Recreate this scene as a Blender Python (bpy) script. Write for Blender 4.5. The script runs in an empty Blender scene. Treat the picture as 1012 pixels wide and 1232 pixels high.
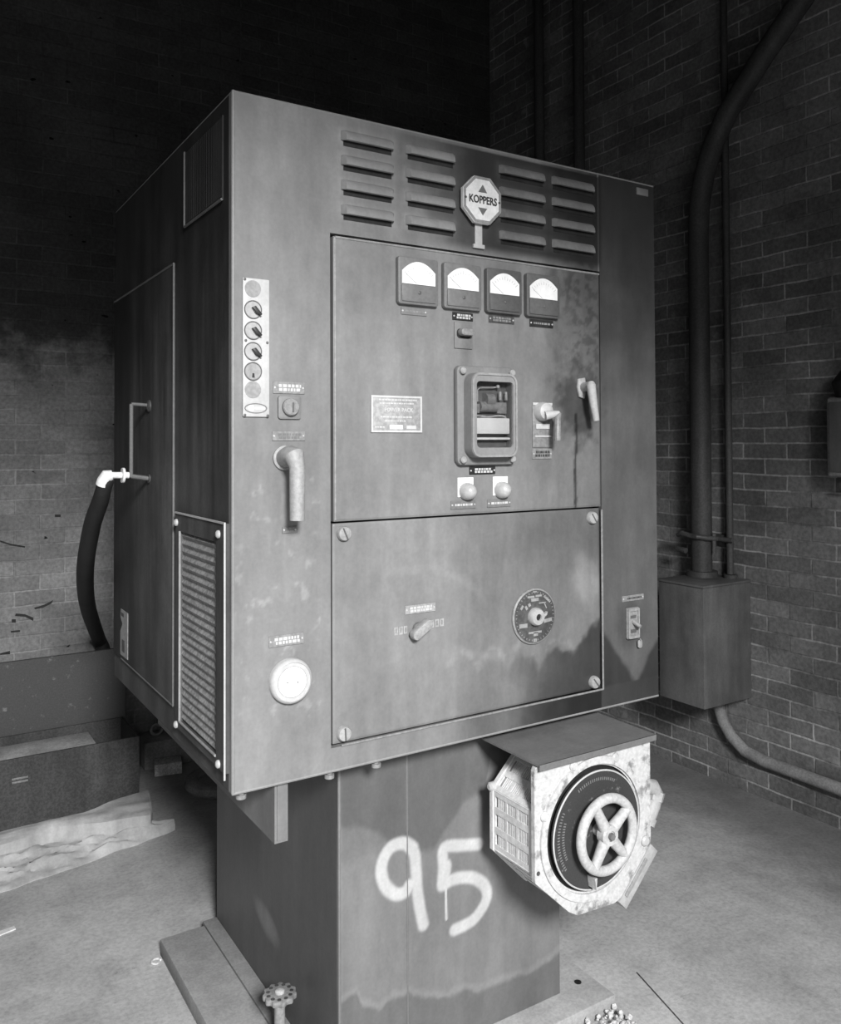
import bpy, bmesh, math, random
import numpy as np
from mathutils import Vector, Matrix, noise
random.seed(7)
SC = bpy.context.scene
COL = SC.collection
PI = math.pi

# ------------------------------------------------------------------ camera
YAW, PITCH, ROLL = 0.56087, 0.020565, -0.0043326
FPX, CY0 = 1013.505, 514.326
CAM = np.array([-0.58967, -1.66215, 1.53747])
fw = np.array([math.sin(YAW)*math.cos(PITCH), math.cos(YAW)*math.cos(PITCH), math.sin(PITCH)])
_r = np.array([math.cos(YAW), -math.sin(YAW), 0.0]); _u = np.cross(_r, fw)
rr = _r*math.cos(ROLL) + _u*math.sin(ROLL); uu = _u*math.cos(ROLL) - _r*math.sin(ROLL)
cd = bpy.data.cameras.new('camera'); co = bpy.data.objects.new('camera', cd); COL.objects.link(co)
co.matrix_world = Matrix(((rr[0], uu[0], -fw[0], CAM[0]), (rr[1], uu[1], -fw[1], CAM[1]), (rr[2], uu[2], -fw[2], CAM[2]), (0, 0, 0, 1)))
cd.sensor_fit = 'HORIZONTAL'; cd.sensor_width = 36.0
cd.lens = 36.0*FPX/1012.0
cd.shift_y = (CY0 - 616.0)/1012.0
cd.clip_start = 0.05
SC.camera = co

def at(px, py, ax, v):
    """photo measurement -> real point on the plane ax = v"""
    d = fw + (px-506)/FPX*rr + (CY0-py)/FPX*uu
    i = 'xyz'.index(ax)
    return CAM + (v-CAM[i])/d[i]*d
def F(px, py, y=0.0):
    p = at(px, py, 'y', y); return (p[0], p[2])

# ------------------------------------------------------------------ materials
def nd(nt, t, x=0, y=0, **kw):
    n = nt.nodes.new(t)
    for k, v in kw.items(): setattr(n, k, v)
    return n
def mixc(nt, fac, a, b, blend='MIX'):
    m = nt.nodes.new('ShaderNodeMix'); m.data_type = 'RGBA'; m.blend_type = blend
    for i, v in ((0, fac), (6, a), (7, b)):
        if isinstance(v, (int, float)): m.inputs[i].default_value = v if i == 0 else (v, v, v, 1)
        else: nt.links.new(v, m.inputs[i])
    return m.outputs[2]
def math_(nt, op, a, b=0.0, c=None, clamp=False):
    m = nt.nodes.new('ShaderNodeMath'); m.operation = op; m.use_clamp = clamp
    for i, v in enumerate((a, b, c)):
        if v is None: continue
        if isinstance(v, (int, float)): m.inputs[i].default_value = v
        else: nt.links.new(v, m.inputs[i])
    return m.outputs[0]
def ramp(nt, src, a, b, va=0.0, vb=1.0):
    m = nt.nodes.new('ShaderNodeMapRange'); m.interpolation_type = 'SMOOTHSTEP'
    nt.links.new(src, m.inputs[0]); m.inputs[1].default_value = a; m.inputs[2].default_value = b
    m.inputs[3].default_value = va; m.inputs[4].default_value = vb
    return m.outputs[0]
def noise_(nt, vec, scale, detail=5, rough=.55, stretch=None):
    if stretch:
        mp = nt.nodes.new('ShaderNodeMapping'); mp.inputs['Scale'].default_value = stretch
        nt.links.new(vec, mp.inputs['Vector']); vec = mp.outputs[0]
    n = nt.nodes.new('ShaderNodeTexNoise'); n.inputs['Scale'].default_value = scale
    n.inputs['Detail'].default_value = detail; n.inputs['Roughness'].default_value = rough
    nt.links.new(vec, n.inputs['Vector'])
    return n.outputs[0]
def base_mat(name):
    m = bpy.data.materials.new(name); m.use_nodes = True
    nt = m.node_tree; b = nt.nodes['Principled BSDF']
    tc = nt.nodes.new('ShaderNodeTexCoord')
    return m, nt, b, tc.outputs['Object']
def metal_paint(name, base, rough=.5, streak=.25, speck=.2, bump=.15, paint=None, spec=.4, metallic=0.0, scale=1.0, grime_shade=None):
    """weathered grey paint: vertical streaks, blotches, fine specks"""
    m, nt, b, v = base_mat(name)
    s = noise_(nt, v, 9*scale, 5, .6, (1.0, 1.0, .12))
    g = noise_(nt, v, 5*scale, 6, .6)
    f = noise_(nt, v, 120*scale, 3, .6)
    c = mixc(nt, ramp(nt, s, .3, .7), base*(1-streak), base*(1+streak))
    c = mixc(nt, 1.0, c, mixc(nt, ramp(nt, g, .3, .7), 1-streak*.8, 1.0+streak*.3), 'MULTIPLY')
    c = mixc(nt, 1.0, c, mixc(nt, ramp(nt, f, .35, .65), 1-speck, 1.0+speck*.4), 'MULTIPLY')
    w = noise_(nt, v, 38*scale, 5, .7, (1.0, 1.0, .6))
    c = mixc(nt, 1.0, c, mixc(nt, ramp(nt, w, .3, .7), .93, 1.05), 'MULTIPLY')
    if grime_shade:                              # dark streaks from the top down, standing in for shade up there
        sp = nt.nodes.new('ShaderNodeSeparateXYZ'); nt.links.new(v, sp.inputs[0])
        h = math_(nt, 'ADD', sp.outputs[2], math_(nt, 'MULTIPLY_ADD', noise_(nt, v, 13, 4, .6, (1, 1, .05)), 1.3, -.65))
        c = mixc(nt, 1.0, c, ramp(nt, h, grime_shade[0], grime_shade[1], 1.0, grime_shade[2]), 'MULTIPLY')
    if paint:
        a = nt.nodes.new('ShaderNodeAttribute'); a.attribute_name = paint
        c = mixc(nt, 1.0, c, a.outputs['Color'], 'MULTIPLY')
    nt.links.new(c, b.inputs['Base Color'])
    rg = mixc(nt, g, max(.05, rough-.12), min(1, rough+.18)); nt.links.new(rg, b.inputs['Roughness'])
    b.inputs['Specular IOR Level'].default_value = spec; b.inputs['Metallic'].default_value = metallic
    if bump:
        bp = nt.nodes.new('ShaderNodeBump'); bp.inputs['Strength'].default_value = bump; bp.inputs['Distance'].default_value = .002
        nt.links.new(f, bp.inputs['Height']); nt.links.new(bp.outputs[0], b.inputs['Normal'])
    return m
def chipped(name, base, chip, amt=.5, rough=.6, scale=26):
    """pale enamel with darker chips and dirt"""
    m, nt, b, v = base_mat(name)
    n1 = noise_(nt, v, scale, 6, .65); n2 = noise_(nt, v, scale*5, 3, .6)
    k = ramp(nt, n1, amt, amt+.14)
    c = mixc(nt, k, base, chip)
    c = mixc(nt, 1.0, c, mixc(nt, ramp(nt, n2, .3, .7), .82, 1.05), 'MULTIPLY')
    nt.links.new(c, b.inputs['Base Color']); b.inputs['Roughness'].default_value = rough
    bp = nt.nodes.new('ShaderNodeBump'); bp.inputs['Strength'].default_value = .3; bp.inputs['Distance'].default_value = .002
    nt.links.new(n1, bp.inputs['Height']); nt.links.new(bp.outputs[0], b.inputs['Normal'])
    return m
def brick(name, axis, course, length, dark, light, mortar, off, patchy=.5, holes=False, soot=None):
    m, nt, b, v = base_mat(name)
    sp = nt.nodes.new('ShaderNodeSeparateXYZ'); nt.links.new(v, sp.inputs[0])
    cb = nt.nodes.new('ShaderNodeCombineXYZ')
    wob = noise_(nt, v, 7, 2, .5)
    wob = math_(nt, 'MULTIPLY_ADD', wob, .014, -.007)
    nt.links.new(math_(nt, 'ADD', sp.outputs[axis], wob), cb.inputs[0])
    nt.links.new(math_(nt, 'ADD', math_(nt, 'ADD', sp.outputs[2], off), wob), cb.inputs[1])
    t = nt.nodes.new('ShaderNodeTexBrick'); nt.links.new(cb.outputs[0], t.inputs['Vector'])
    t.inputs['Scale'].default_value = 1.0; t.inputs['Brick Width'].default_value = length
    t.inputs['Row Height'].default_value = course; t.inputs['Mortar Size'].default_value = .0048
    t.inputs['Mortar Smooth'].default_value = .3; t.inputs['Bias'].default_value = 0.0
    t.inputs['Color1'].default_value = (dark,)*3+(1,); t.inputs['Color2'].default_value = (light,)*3+(1,)
    g = noise_(nt, v, 2.3, 6, .65); f = noise_(nt, v, 60, 4, .7)
    mfade = ramp(nt, noise_(nt, v, 3.1, 4, .6), .36, .62)
    mc = mixc(nt, mfade, (dark+light)*.45, mortar)
    nt.links.new(mc, t.inputs['Mortar'])
    c = mixc(nt, 1.0, t.outputs['Color'], mixc(nt, ramp(nt, g, .3, .7), 1-patchy, 1+patchy*.5), 'MULTIPLY')
    c = mixc(nt, 1.0, c, mixc(nt, ramp(nt, f, .3, .7), .72, 1.12), 'MULTIPLY')
    eff = noise_(nt, v, 9, 4, .6)
    c = mixc(nt, ramp(nt, eff, .64, .76, 0, .55), c, mortar*.85)
    if holes:
        h = noise_(nt, v, 13, 2, .5, (1, 1, 1.9))
        c = mixc(nt, ramp(nt, h, .27, .24), c, .012)
    if soot:                               # smoke blackening with a ragged lower edge, doubling as shade high up
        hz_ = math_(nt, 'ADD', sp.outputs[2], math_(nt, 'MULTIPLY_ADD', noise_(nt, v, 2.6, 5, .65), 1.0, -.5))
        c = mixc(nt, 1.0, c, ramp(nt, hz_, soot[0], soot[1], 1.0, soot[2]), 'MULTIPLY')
    nt.links.new(c, b.inputs['Base Color']); b.inputs['Roughness'].default_value = .9
    b.inputs['Specular IOR Level'].default_value = .15
    hgt = math_(nt, 'ADD', math_(nt, 'MULTIPLY', t.outputs['Fac'], -1.0), math_(nt, 'MULTIPLY', f, .5))
    bp = nt.nodes.new('ShaderNodeBump'); bp.inputs['Strength'].default_value = .7; bp.inputs['Distance'].default_value = .006
    nt.links.new(hgt, bp.inputs['Height']); nt.links.new(bp.outputs[0], b.inputs['Normal'])
    return m
def floor_mat():
    m, nt, b, v = base_mat('floor_concrete')
    g = noise_(nt, v, 1.5, 7, .62); f = noise_(nt, v, 70, 4, .7); k = noise_(nt, v, 9, 5, .65)
    c = mixc(nt, ramp(nt, g, .3, .7), .33, .50)
    c = mixc(nt, 1.0, c, mixc(nt, ramp(nt, k, .28, .6), .86, 1.05), 'MULTIPLY')
    c = mixc(nt, 1.0, c, mixc(nt, ramp(nt, f, .3, .65), .82, 1.06), 'MULTIPLY')
    st = noise_(nt, v, 17, 5, .7)
    c = mixc(nt, ramp(nt, st, .63, .72, 0, .45), c, .12)
    sp = nt.nodes.new('ShaderNodeSeparateXYZ'); nt.links.new(v, sp.inputs[0])     # dirt along the brick wall, also painting in the shade there
    dd = math_(nt, 'ADD', sp.outputs[0], math_(nt, 'MULTIPLY_ADD', noise_(nt, v, 2.2, 5, .6), 1.1, -.55))
    c = mixc(nt, 1.0, c, ramp(nt, dd, 1.75, 2.5, 1.0, .45), 'MULTIPLY')
    nt.links.new(c, b.inputs['Base Color']); b.inputs['Roughness'].default_value = .82
    b.inputs['Specular IOR Level'].default_value = .25
    bp = nt.nodes.new('ShaderNodeBump'); bp.inputs['Strength'].default_value = .4; bp.inputs['Distance'].default_value = .003
    nt.links.new(math_(nt, 'ADD', f, math_(nt, 'MULTIPLY', k, .5)), bp.inputs['Height']); nt.links.new(bp.outputs[0], b.inputs['Normal'])
    return m
def glass_mat():
    m = bpy.data.materials.new('window_glass'); m.use_nodes = True; nt = m.node_tree
    out = nt.nodes['Material Output']; nt.nodes.remove(nt.nodes['Principled BSDF'])
    t = nt.nodes.new('ShaderNodeBsdfTransparent'); t.inputs[0].default_value = (.86, .86, .86, 1)
    g = nt.nodes.new('ShaderNodeBsdfGlossy'); g.inputs['Roughness'].default_value = .08
    x = nt.nodes.new('ShaderNodeMixShader'); fr = nt.nodes.new('ShaderNodeFresnel'); fr.inputs[0].default_value = 1.5
    nt.links.new(fr.outputs[0], x.inputs[0]); nt.links.new(t.outputs[0], x.inputs[1]); nt.links.new(g.outputs[0], x.inputs[2])
    nt.links.new(x.outputs[0], out.inputs[0]); return m

M = {}
M['front'] = metal_paint('cabinet_paint', .18, .5, .15, .05, .03, paint='paint')
M['side'] = metal_paint('side_paint', .075, .6, .30, .10, .05, spec=.2, grime_shade=(1.35, 1.95, .42))
M['plain'] = metal_paint('plain_grey_paint', .17, .5, .12, .06, .05)
M['pale'] = metal_paint('pale_enamel', .34, .5, .1, .1, .08)
M['emblem'] = metal_paint('white_emblem_enamel', .72, .45, .05, .08, .03)
M['louv'] = metal_paint('louver_paint', .215, .5, .10, .06, .03)
M['louvd'] = metal_paint('sooted_louver_paint', .15, .5, .15, .10, .03)
M['cream'] = metal_paint('cream_enamel', .43, .45, .06, .06, .05)
M['white'] = metal_paint('white_card', .72, .6, .01, .02, 0)
M['dark'] = metal_paint('dark_steel', .07, .5, .3, .25, .2)
M['black'] = metal_paint('black_bakelite', .024, .35, .2, .2, .05)
M['meter'] = metal_paint('meter_case_grey', .155, .4, .08, .1, .05)
M['meterd'] = metal_paint('meter_case_dark', .095, .4, .08, .1, .05)
M['disc'] = metal_paint('pale_grey_disc', .26, .5, .1, .15, .05)
M['steel'] = metal_paint('bright_worn_steel', .45, .4, .15, .2, .1, spec=.6)
M['lip'] = metal_paint('worn_edge', .32, .4, .15, .15, .1, spec=.6)
M['handle'] = metal_paint('worn_handle', .31, .55, .12, .15, .15)
M['plate'] = metal_paint('engraved_plate', .22, .4, .08, .2, .1)
M['platel'] = metal_paint('engraved_pale', .30, .4, .1, .2, .1)
M['ink'] = metal_paint('pale_lettering', .46, .6, .05, .05, 0)
M['inkd'] = metal_paint('dark_lettering', .04, .6, .05, .05, 0)
M['grille'] = metal_paint('grille_steel', .26, .55, .15, .35, .4)
M['ped'] = metal_paint('pedestal_paint', .165, .45, .13, .05, .03, paint='paint')
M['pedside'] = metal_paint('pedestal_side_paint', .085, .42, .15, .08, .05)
M['enamel'] = chipped('chipped_white_enamel', .50, .20, .505, .6, 20)
M['cage'] = metal_paint('cage_white_paint', .62, .5, .08, .12, .1)
M['cagein'] = metal_paint('cage_inside', .34, .6, .1, .2, .1)
M['canopy'] = metal_paint('canopy_paint', .135, .6, .1, .08, .03)
M['dial'] = chipped('spotted_black_dial', .032, .16, .60, .7, 55)
M['wheel'] = metal_paint('worn_wheel_paint', .44, .5, .1, .15, .1)
M['skid'] = metal_paint('skid_concrete', .36, .8, .12, .12, .2)
M['skid2'] = metal_paint('angle_strip_paint', .27, .8, .12, .12, .2)
M['ring'] = metal_paint('iron_ring', .30, .7, .2, .2, .2)
M['rim'] = metal_paint('side_rim', .12, .6, .1, .1, .05)
M['kerb'] = metal_paint('kerb_dirty_concrete', .27, .9, .25, .2, .2)
M['trough'] = metal_paint('rusty_trough', .065, .75, .25, .3, .3)
M['block'] = chipped('speckled_rust_steel', .072, .19, .60, .8, 30)
M['board'] = metal_paint('weathered_board', .42, .8, .2, .2, .2)
M['sheet'] = metal_paint('crumpled_canvas', .42, .8, .2, .06, .05)
M['rubber'] = metal_paint('black_rubber', .016, .6, .2, .2, .1)
M['jbox'] = metal_paint('rusted_box_paint', .11, .7, .25, .08, .06)
M['pipe'] = metal_paint('pipe_paint', .06, .6, .25, .25, .2)
M['flex'] = metal_paint('conduit_grey', .24, .7, .2, .2, .2)
M['brick_r'] = brick('brick_right', 1, .0677, .213, .13, .21, .40, .02, .35)
M['brick_b'] = brick('brick_back', 0, .0695, .215, .21, .29, .36, .03, .28, holes=True, soot=(1.86, 2.12, .22))  # soot here doubles as painted shade high up
M['soot'] = metal_paint('sooted_concrete', .05, .9, .3, .3, .2)
M['floor'] = floor_mat()
M['rubble'] = metal_paint('pale_rubble', .62, .9, .2, .3, .3)
M['loose'] = metal_paint('loose_brick_clay', .68, .9, .2, .3, .3)
M['glass'] = glass_mat()
M['lens'] = metal_paint('milky_lens', .40, .2, .05, .1, 0, spec=.6)

def smear(m, c, e, L, Wd, gain):
    """pale rubbed streak centred at c along e on a painted side"""
    nt = m.node_tree; b = nt.nodes['Principled BSDF']; src = b.inputs['Base Color'].links[0].from_socket
    tc = nt.nodes.new('ShaderNodeTexCoord'); e = Vector(e).normalized(); g = Vector((0, -e.z, e.y)); q = []
    for ax, s_ in ((e, L), (g, Wd)):
        d = nt.nodes.new('ShaderNodeVectorMath'); d.operation = 'SUBTRACT'; nt.links.new(tc.outputs['Object'], d.inputs[0]); d.inputs[1].default_value = c
        t = nt.nodes.new('ShaderNodeVectorMath'); t.operation = 'DOT_PRODUCT'; nt.links.new(d.outputs[0], t.inputs[0]); t.inputs[1].default_value = ax/s_
        q.append(math_(nt, 'POWER', math_(nt, 'ABSOLUTE', t.outputs['Value']), 2.0))
    r = ramp(nt, math_(nt, 'ADD', q[0], q[1]), 0.0, 1.0, gain, 1.0)
    nt.links.new(mixc(nt, 1.0, src, r, 'MULTIPLY'), b.inputs['Base Color'])
sa, sb = at(309, 1088, 'x', .29), at(333, 1130, 'x', .29)
smear(M['pedside'], tuple((sa+sb)/2), tuple(sb-sa), float(np.linalg.norm(sb-sa))*.75, .045, 2.1)

# ------------------------------------------------------------------ mesh builder
class B:
    def __init__(s): s.bm = bmesh.new(); s.mi = 0
    def face(s, vs):
        try: f = s.bm.faces.new(vs); f.material_index = s.mi; return f
        except ValueError: return None
    def box(s, x0, x1, y0, y1, z0, z1, bev=0.0, seg=2):
        t = bmesh.new()
        vs = [t.verts.new((x, y, z)) for x in (x0, x1) for y in (y0, y1) for z in (z0, z1)]
        for q in ((0,1,3,2),(4,6,7,5),(0,4,5,1),(2,3,7,6),(0,2,6,4),(1,5,7,3)): t.faces.new([vs[i] for i in q])
        bmesh.ops.recalc_face_normals(t, faces=t.faces)
        if bev > 0: bmesh.ops.bevel(t, geom=t.edges[:], offset=bev, segments=seg, affect='EDGES', profile=.5)
        return s.add(t)
    def add(s, t, mat=None):
        if mat is not None: bmesh.ops.transform(t, matrix=mat, verts=t.verts)
        m = {}
        for v in t.verts: m[v] = s.bm.verts.new(v.co)
        for f in t.faces:
            g = s.face([m[v] for v in f.verts])
        t.free(); return s
    def prism(s, pts, axis, a, b, bev=0.0, seg=2):
        """polygon pts (2D) in the plane across axis, extruded from a to b"""
        t = bmesh.new()
        def P(p, w): return {'x': (w, p[0], p[1]), 'y': (p[0], w, p[1]), 'z': (p[0], p[1], w)}[axis]
        A = [t.verts.new(P(p, a)) for p in pts]; Bv = [t.verts.new(P(p, b)) for p in pts]
        t.faces.new(A); t.faces.new(Bv[::-1]); n = len(pts)
        for i in range(n): t.faces.new((A[i], Bv[i], Bv[(i+1) % n], A[(i+1) % n]))
        bmesh.ops.recalc_face_normals(t, faces=t.faces)
        if bev > 0:
            ed = [e for e in t.edges if e.calc_face_angle(0) > .5]
            bmesh.ops.bevel(t, geom=ed, offset=bev, segments=seg, affect='EDGES', profile=.5)
        return s.add(t)
    def ring(s, outer, inner, axis, a, b):
        """plate with a hole: outer and inner loops of equal length"""
        def P(p, w): return {'x': (w, p[0], p[1]), 'y': (p[0], w, p[1]), 'z': (p[0], p[1], w)}[axis]
        n = len(outer)
        L = [[s.bm.verts.new(P(p, w)) for p in q] for q in (outer, inner) for w in (a, b)]
        oa, ob, ia, ib = L
        for i in range(n):
            j = (i+1) % n
            s.face((oa[i], oa[j], ia[j], ia[i])); s.face((ob[j], ob[i], ib[i], ib[j]))
            s.face((oa[j], oa[i], ob[i], ob[j])); s.face((ia[i], ia[j], ib[j], ib[i]))
        return s
    def tube(s, pts, r, n=14, caps=True):
        """swept tube along points; r number or list"""
        pts = [Vector(p) for p in pts]; R = r if isinstance(r, (list, tuple)) else [r]*len(pts)
        rings = []; prev = None
        for i, p in enumerate(pts):
            d = (pts[min(i+1, len(pts)-1)]-pts[max(i-1, 0)])
            d = d.normalized() if d.length > 1e-9 else Vector((0, 0, 1))
            if prev is None:
                a = Vector((0, 0, 1)) if abs(d.z) < .9 else Vector((1, 0, 0)); e = d.cross(a).normalized()
            else: e = (prev - d*prev.dot(d)).normalized()
            prev = e; g = d.cross(e)
            rings.append([s.bm.verts.new(p+(e*math.cos(t)+g*math.sin(t))*R[i]) for t in [2*PI*k/n for k in range(n)]])
        for a, b in zip(rings, rings[1:]):
            for k in range(n): s.face((a[k], a[(k+1) % n], b[(k+1) % n], b[k]))
        if caps: s.face(rings[0][::-1]); s.face(rings[-1])
        return s
    def cyl(s, p0, p1, r, r1=None, n=28): return s.tube([p0, p1], [r, r if r1 is None else r1], n)
    def lathe(s, prof, c, axis='y', n=40):
        """prof: (radius, offset along -axis) pairs"""
        rings = []
        for (r, o) in prof:
            ring = []
            for k in range(n):
                t = 2*PI*k/n; u, w = r*math.cos(t), r*math.sin(t)
                co = {'y': (c[0]+u, c[1]-o, c[2]+w), 'x': (c[0]-o, c[1]+u, c[2]+w), 'z': (c[0]+u, c[1]+w, c[2]+o)}[axis]
                ring.append(s.bm.verts.new(co))
            rings.append(ring)
        for a, b in zip(rings, rings[1:]):
            for k in range(n): s.face((a[k], a[(k+1) % n], b[(k+1) % n], b[k]))
        s.face(rings[0][::-1]); s.face(rings[-1]); return s
    def torus(s, c, R, r, axis='y', n=56, m=14):
        c = Vector(c); rings = []
        for k in range(n):
            t = 2*PI*k/n; ring = []
            for j in range(m):
                q = 2*PI*j/m; a = R+r*math.cos(q); h = r*math.sin(q)
                v = {'y': (a*math.cos(t), h, a*math.sin(t)), 'z': (a*math.cos(t), a*math.sin(t), h), 'x': (h, a*math.cos(t), a*math.sin(t))}[axis]
                ring.append(s.bm.verts.new(c+Vector(v)))
            rings.append(ring)
        for k in range(n):
            a, b = rings[k], rings[(k+1) % n]
            for j in range(m): s.face((a[j], a[(j+1) % m], b[(j+1) % m], b[j]))
        return s
    def build(s, name, mats, parent=None, smooth=True, paintfn=None):
        bmesh.ops.recalc_face_normals(s.bm, faces=s.bm.faces)
        me = bpy.data.meshes.new(name); s.bm.to_mesh(me); s.bm.free()
        for m in (mats if isinstance(mats, (list, tuple)) else [mats]): me.materials.append(m)
        if smooth:
            try:
                me.set_sharp_from_angle(angle=math.radians(35))
            except Exception: pass
            for p in me.polygons: p.use_smooth = True
        o = bpy.data.objects.new(name, me); COL.objects.link(o)
        if parent is not None:
            o.parent = parent
            if parent.type == 'EMPTY': o.matrix_parent_inverse = Matrix.Translation(-parent.location)
        if paintfn is not None:
            at_ = me.color_attributes.new('paint', 'FLOAT_COLOR', 'POINT')
            for i, v in enumerate(me.vertices):
                k = paintfn(v.co.x, v.co.y, v.co.z); at_.data[i].color = (k, k, k, 1)
        return o
def smooth_fix():
    pass
def thing(name, loc, label, cat, group=None):
    o = bpy.data.objects.new(name, None); COL.objects.link(o); o.location = loc; o.empty_display_size = .05
    o['label'] = label; o['category'] = cat
    if group: o['group'] = group
    return o
def tag(o, label, cat, group=None):
    o['label'] = label; o['category'] = cat
    if group: o['group'] = group
    return o
def struct(o): o['kind'] = 'structure'; return o
def circ(cx, cz, r, n=40, a0=0): return [(cx+r*math.cos(a0+2*PI*k/n), cz+r*math.sin(a0+2*PI*k/n)) for k in range(n)]
def rrect(x0, x1, z0, z1, r, n=6):
    p = []
    for cx, cz, a in ((x1-r, z1-r, 0), (x0+r, z1-r, PI/2), (x0+r, z0+r, PI), (x1-r, z0+r, 1.5*PI)):
        for k in range(n+1): t = a+PI/2*k/n; p.append((cx+r*math.cos(t), cz+r*math.sin(t)))
    return p
def text_mesh(body, size, x, y, z, name, mat, parent, width=None, depth=.0006, rot=None):
    cu = bpy.data.curves.new('txt', 'FONT'); cu.body = body; cu.size = size; cu.align_x = 'CENTER'; cu.align_y = 'CENTER'
    cu.extrude = depth; cu.offset = size*.022; cu.resolution_u = 3
    o = bpy.data.objects.new('txt', cu); COL.objects.link(o)
    dg = bpy.context.evaluated_depsgraph_get(); dg.update()
    me = bpy.data.meshes.new_from_object(o.evaluated_get(dg))
    bpy.data.objects.remove(o); bpy.data.curves.remove(cu)
    xs = [v.co.x for v in me.vertices]; w = max(xs)-min(xs); k = width/w if width else 1.0
    for v in me.vertices:
        a, b_, c = v.co; v.co = (x+a*k, y-c, z+b_)
    me.materials.clear(); me.materials.append(mat); me.name = name
    ob = bpy.data.objects.new(name, me); COL.objects.link(ob)
    ob.parent = parent
    if parent.type == 'EMPTY': ob.matrix_parent_inverse = Matrix.Translation(-parent.location)
    return ob
def sstep(a, b, x):
    t = min(1, max(0, (x-a)/(b-a))) if a != b else float(x > a)
    return t*t*(3-2*t)
def n2(x, z, s, seed=0.0): return noise.fractal(Vector((x*s, z*s, seed)), 1.0, 2.0, 4)
def segd(px, pz, pts):
    best = 9
    for (ax, az), (bx, bz) in zip(pts, pts[1:]):
        dx, dz = bx-ax, bz-az; L = dx*dx+dz*dz
        t = max(0, min(1, ((px-ax)*dx+(pz-az)*dz)/L)) if L > 0 else 0
        best = min(best, math.hypot(px-ax-t*dx, pz-az-t*dz))
    return best
def poly_z(x, pts):
    """piecewise linear height at x"""
    if x <= pts[0][0]: return pts[0][1]
    for (a, b), (c, d) in zip(pts, pts[1:]):
        if x <= c: return b+(d-b)*(x-a)/(c-a)
    return pts[-1][1]

# ------------------------------------------------------------------ dirt, wear and painted light falloff on the front
W, D, ZB, ZT = 1.24, 1.063, .83, 2.268
DX0, DX1, DZ0, DZM, DZ1 = .2265, 1.024, .885, 1.3675, 1.999
DRIP = [F(692, 500), F(693, 530), F(691, 560), F(692, 614)]
STAIN_LO = [F(540, 792), F(560, 788), F(575, 810), F(590, 790), F(612, 800), F(628, 780), F(650, 800), F(668, 775), F(690, 782), F(722, 740)]
SCR = [[F(470, 690), F(520, 682), F(560, 700), F(585, 715)], [F(540, 800), F(555, 785), F(600, 790)]]
HALO = []
LCOL = [(.249, .384), (.416, .555), (.687, .836), (.859, 1.008)]
LROW = [2.222, 2.167, 2.112, 2.057]
def front_paint(x, y, z):
    if y > .02: return .55
    k = 1.0
    n = n2(x, z, 9, 1.0); nf = n2(x, z, 40, 5.0)
    k *= 1+.07*n2(x*1.0, z*.35, 30, 11.0)+.06*n2(x+z*.5, z*.8, 6, 13.0)
    # soot blown out of the louvres
    s = sstep(.36, .66, x+.05*n)*sstep(1.045, 1.02, x)*sstep(2.0, 2.03, z) if z < 2.262 else 0
    k *= 1-.83*s
    s2 = sstep(.30, .42, x+.06*n)*sstep(.70, .60, x)*sstep(2.02, 2.2, z+.05*n)
    k *= 1-.25*s2
    # rubbed brighter rims around the left louvres
    for c, (a, b) in enumerate(LCOL):
        for zr in LROW:
            dx = max(a-x, 0, x-b); dz = abs(z-zr)-.014
            d = math.hypot(dx, max(dz, 0))
            if d < .02: k *= 1+(.35 if c < 2 else .9)*(1-d/.02)**2*(.7 if z < zr else 1)
    # right hand strip: dirt plus painted light falloff, round a paler wiped band with a pointed lower end
    if x > 1.026 and z >= DZ0:
        k *= .50
        tip = F(766, 822); lo = tip[1]+abs(x-tip[0])*1.3+.02*n
        k *= 1-.66*sstep(lo+.015, lo-.015, z)
        k *= 1-.68*sstep(1.45, 2.1, z+.12*n)
        d = math.hypot((x-1.135)*1.2, z-1.04); k *= 1-.35*sstep(.09, .04, d+.02*n)
    # greasy smears round the door handle
    cx, cz = F(692, 487)
    d = math.hypot((x-cx)*1.0, (z-cz)*.75)
    k *= 1-.62*sstep(.105, .03, d+.045*n2(x, z, 30, 3.0))
    if z > 1.37 and x < 1.024: k *= 1-.30*sstep(.68, 1.0, x+.05*n)  # door darkens to the right in place of the light falling off
    if x < 1.02 and z > 1.37:
        k *= 1-.75*sstep(.007, .002, segd(x, z, DRIP)+.004*nf)
        sp = sstep(.80, .98, x+.10*n)*sstep(1.55, 1.72, z)
        k *= 1-.30*sp*sstep(-.1, .25, nf)-.22*sp
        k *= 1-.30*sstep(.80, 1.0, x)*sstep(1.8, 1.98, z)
    # lower panel: washed tide marks, dark below and to the right
    if z < DZM and x < 1.024:
        lim = poly_z(x, STAIN_LO)+.012*nf
        dk = sstep(.62, .95, x+.05*n)*sstep(lim+.006, lim-.02, z)
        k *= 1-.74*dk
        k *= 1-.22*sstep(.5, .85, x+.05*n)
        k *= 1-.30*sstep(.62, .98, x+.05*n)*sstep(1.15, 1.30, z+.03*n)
        k *= 1+.25*sstep(.02, .0, abs(z-lim-.012))*sstep(.5, .6, x)*sstep(.98, .9, x)*sstep(-.1, .3, nf+n)
        for q in SCR: k *= 1+.11*sstep(.014, .003, segd(x, z, q)+.008*nf)
        d = math.hypot(x-F(706, 700)[0], (z-F(706, 700)[1])*.8); k *= 1+.45*sstep(.07, .03, d+.02*n)
    # bottom rail dirt, carrying on the strip's painted falloff to the right
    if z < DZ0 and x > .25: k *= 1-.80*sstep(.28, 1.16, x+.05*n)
    if z < 1.2 and x < .22: k *= 1+.10*sstep(1.15, .9, z)
    # rubbed scratches near the left handle
    if x < .2 and .95 < z < 1.5:
        k *= 1+.35*sstep(.55, .75, nf*.5+.5)*sstep(.0, .3, n2(x, z, 22, 9.0))
    # tape ghost above the lamp strip
    return max(.08, k)

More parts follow.
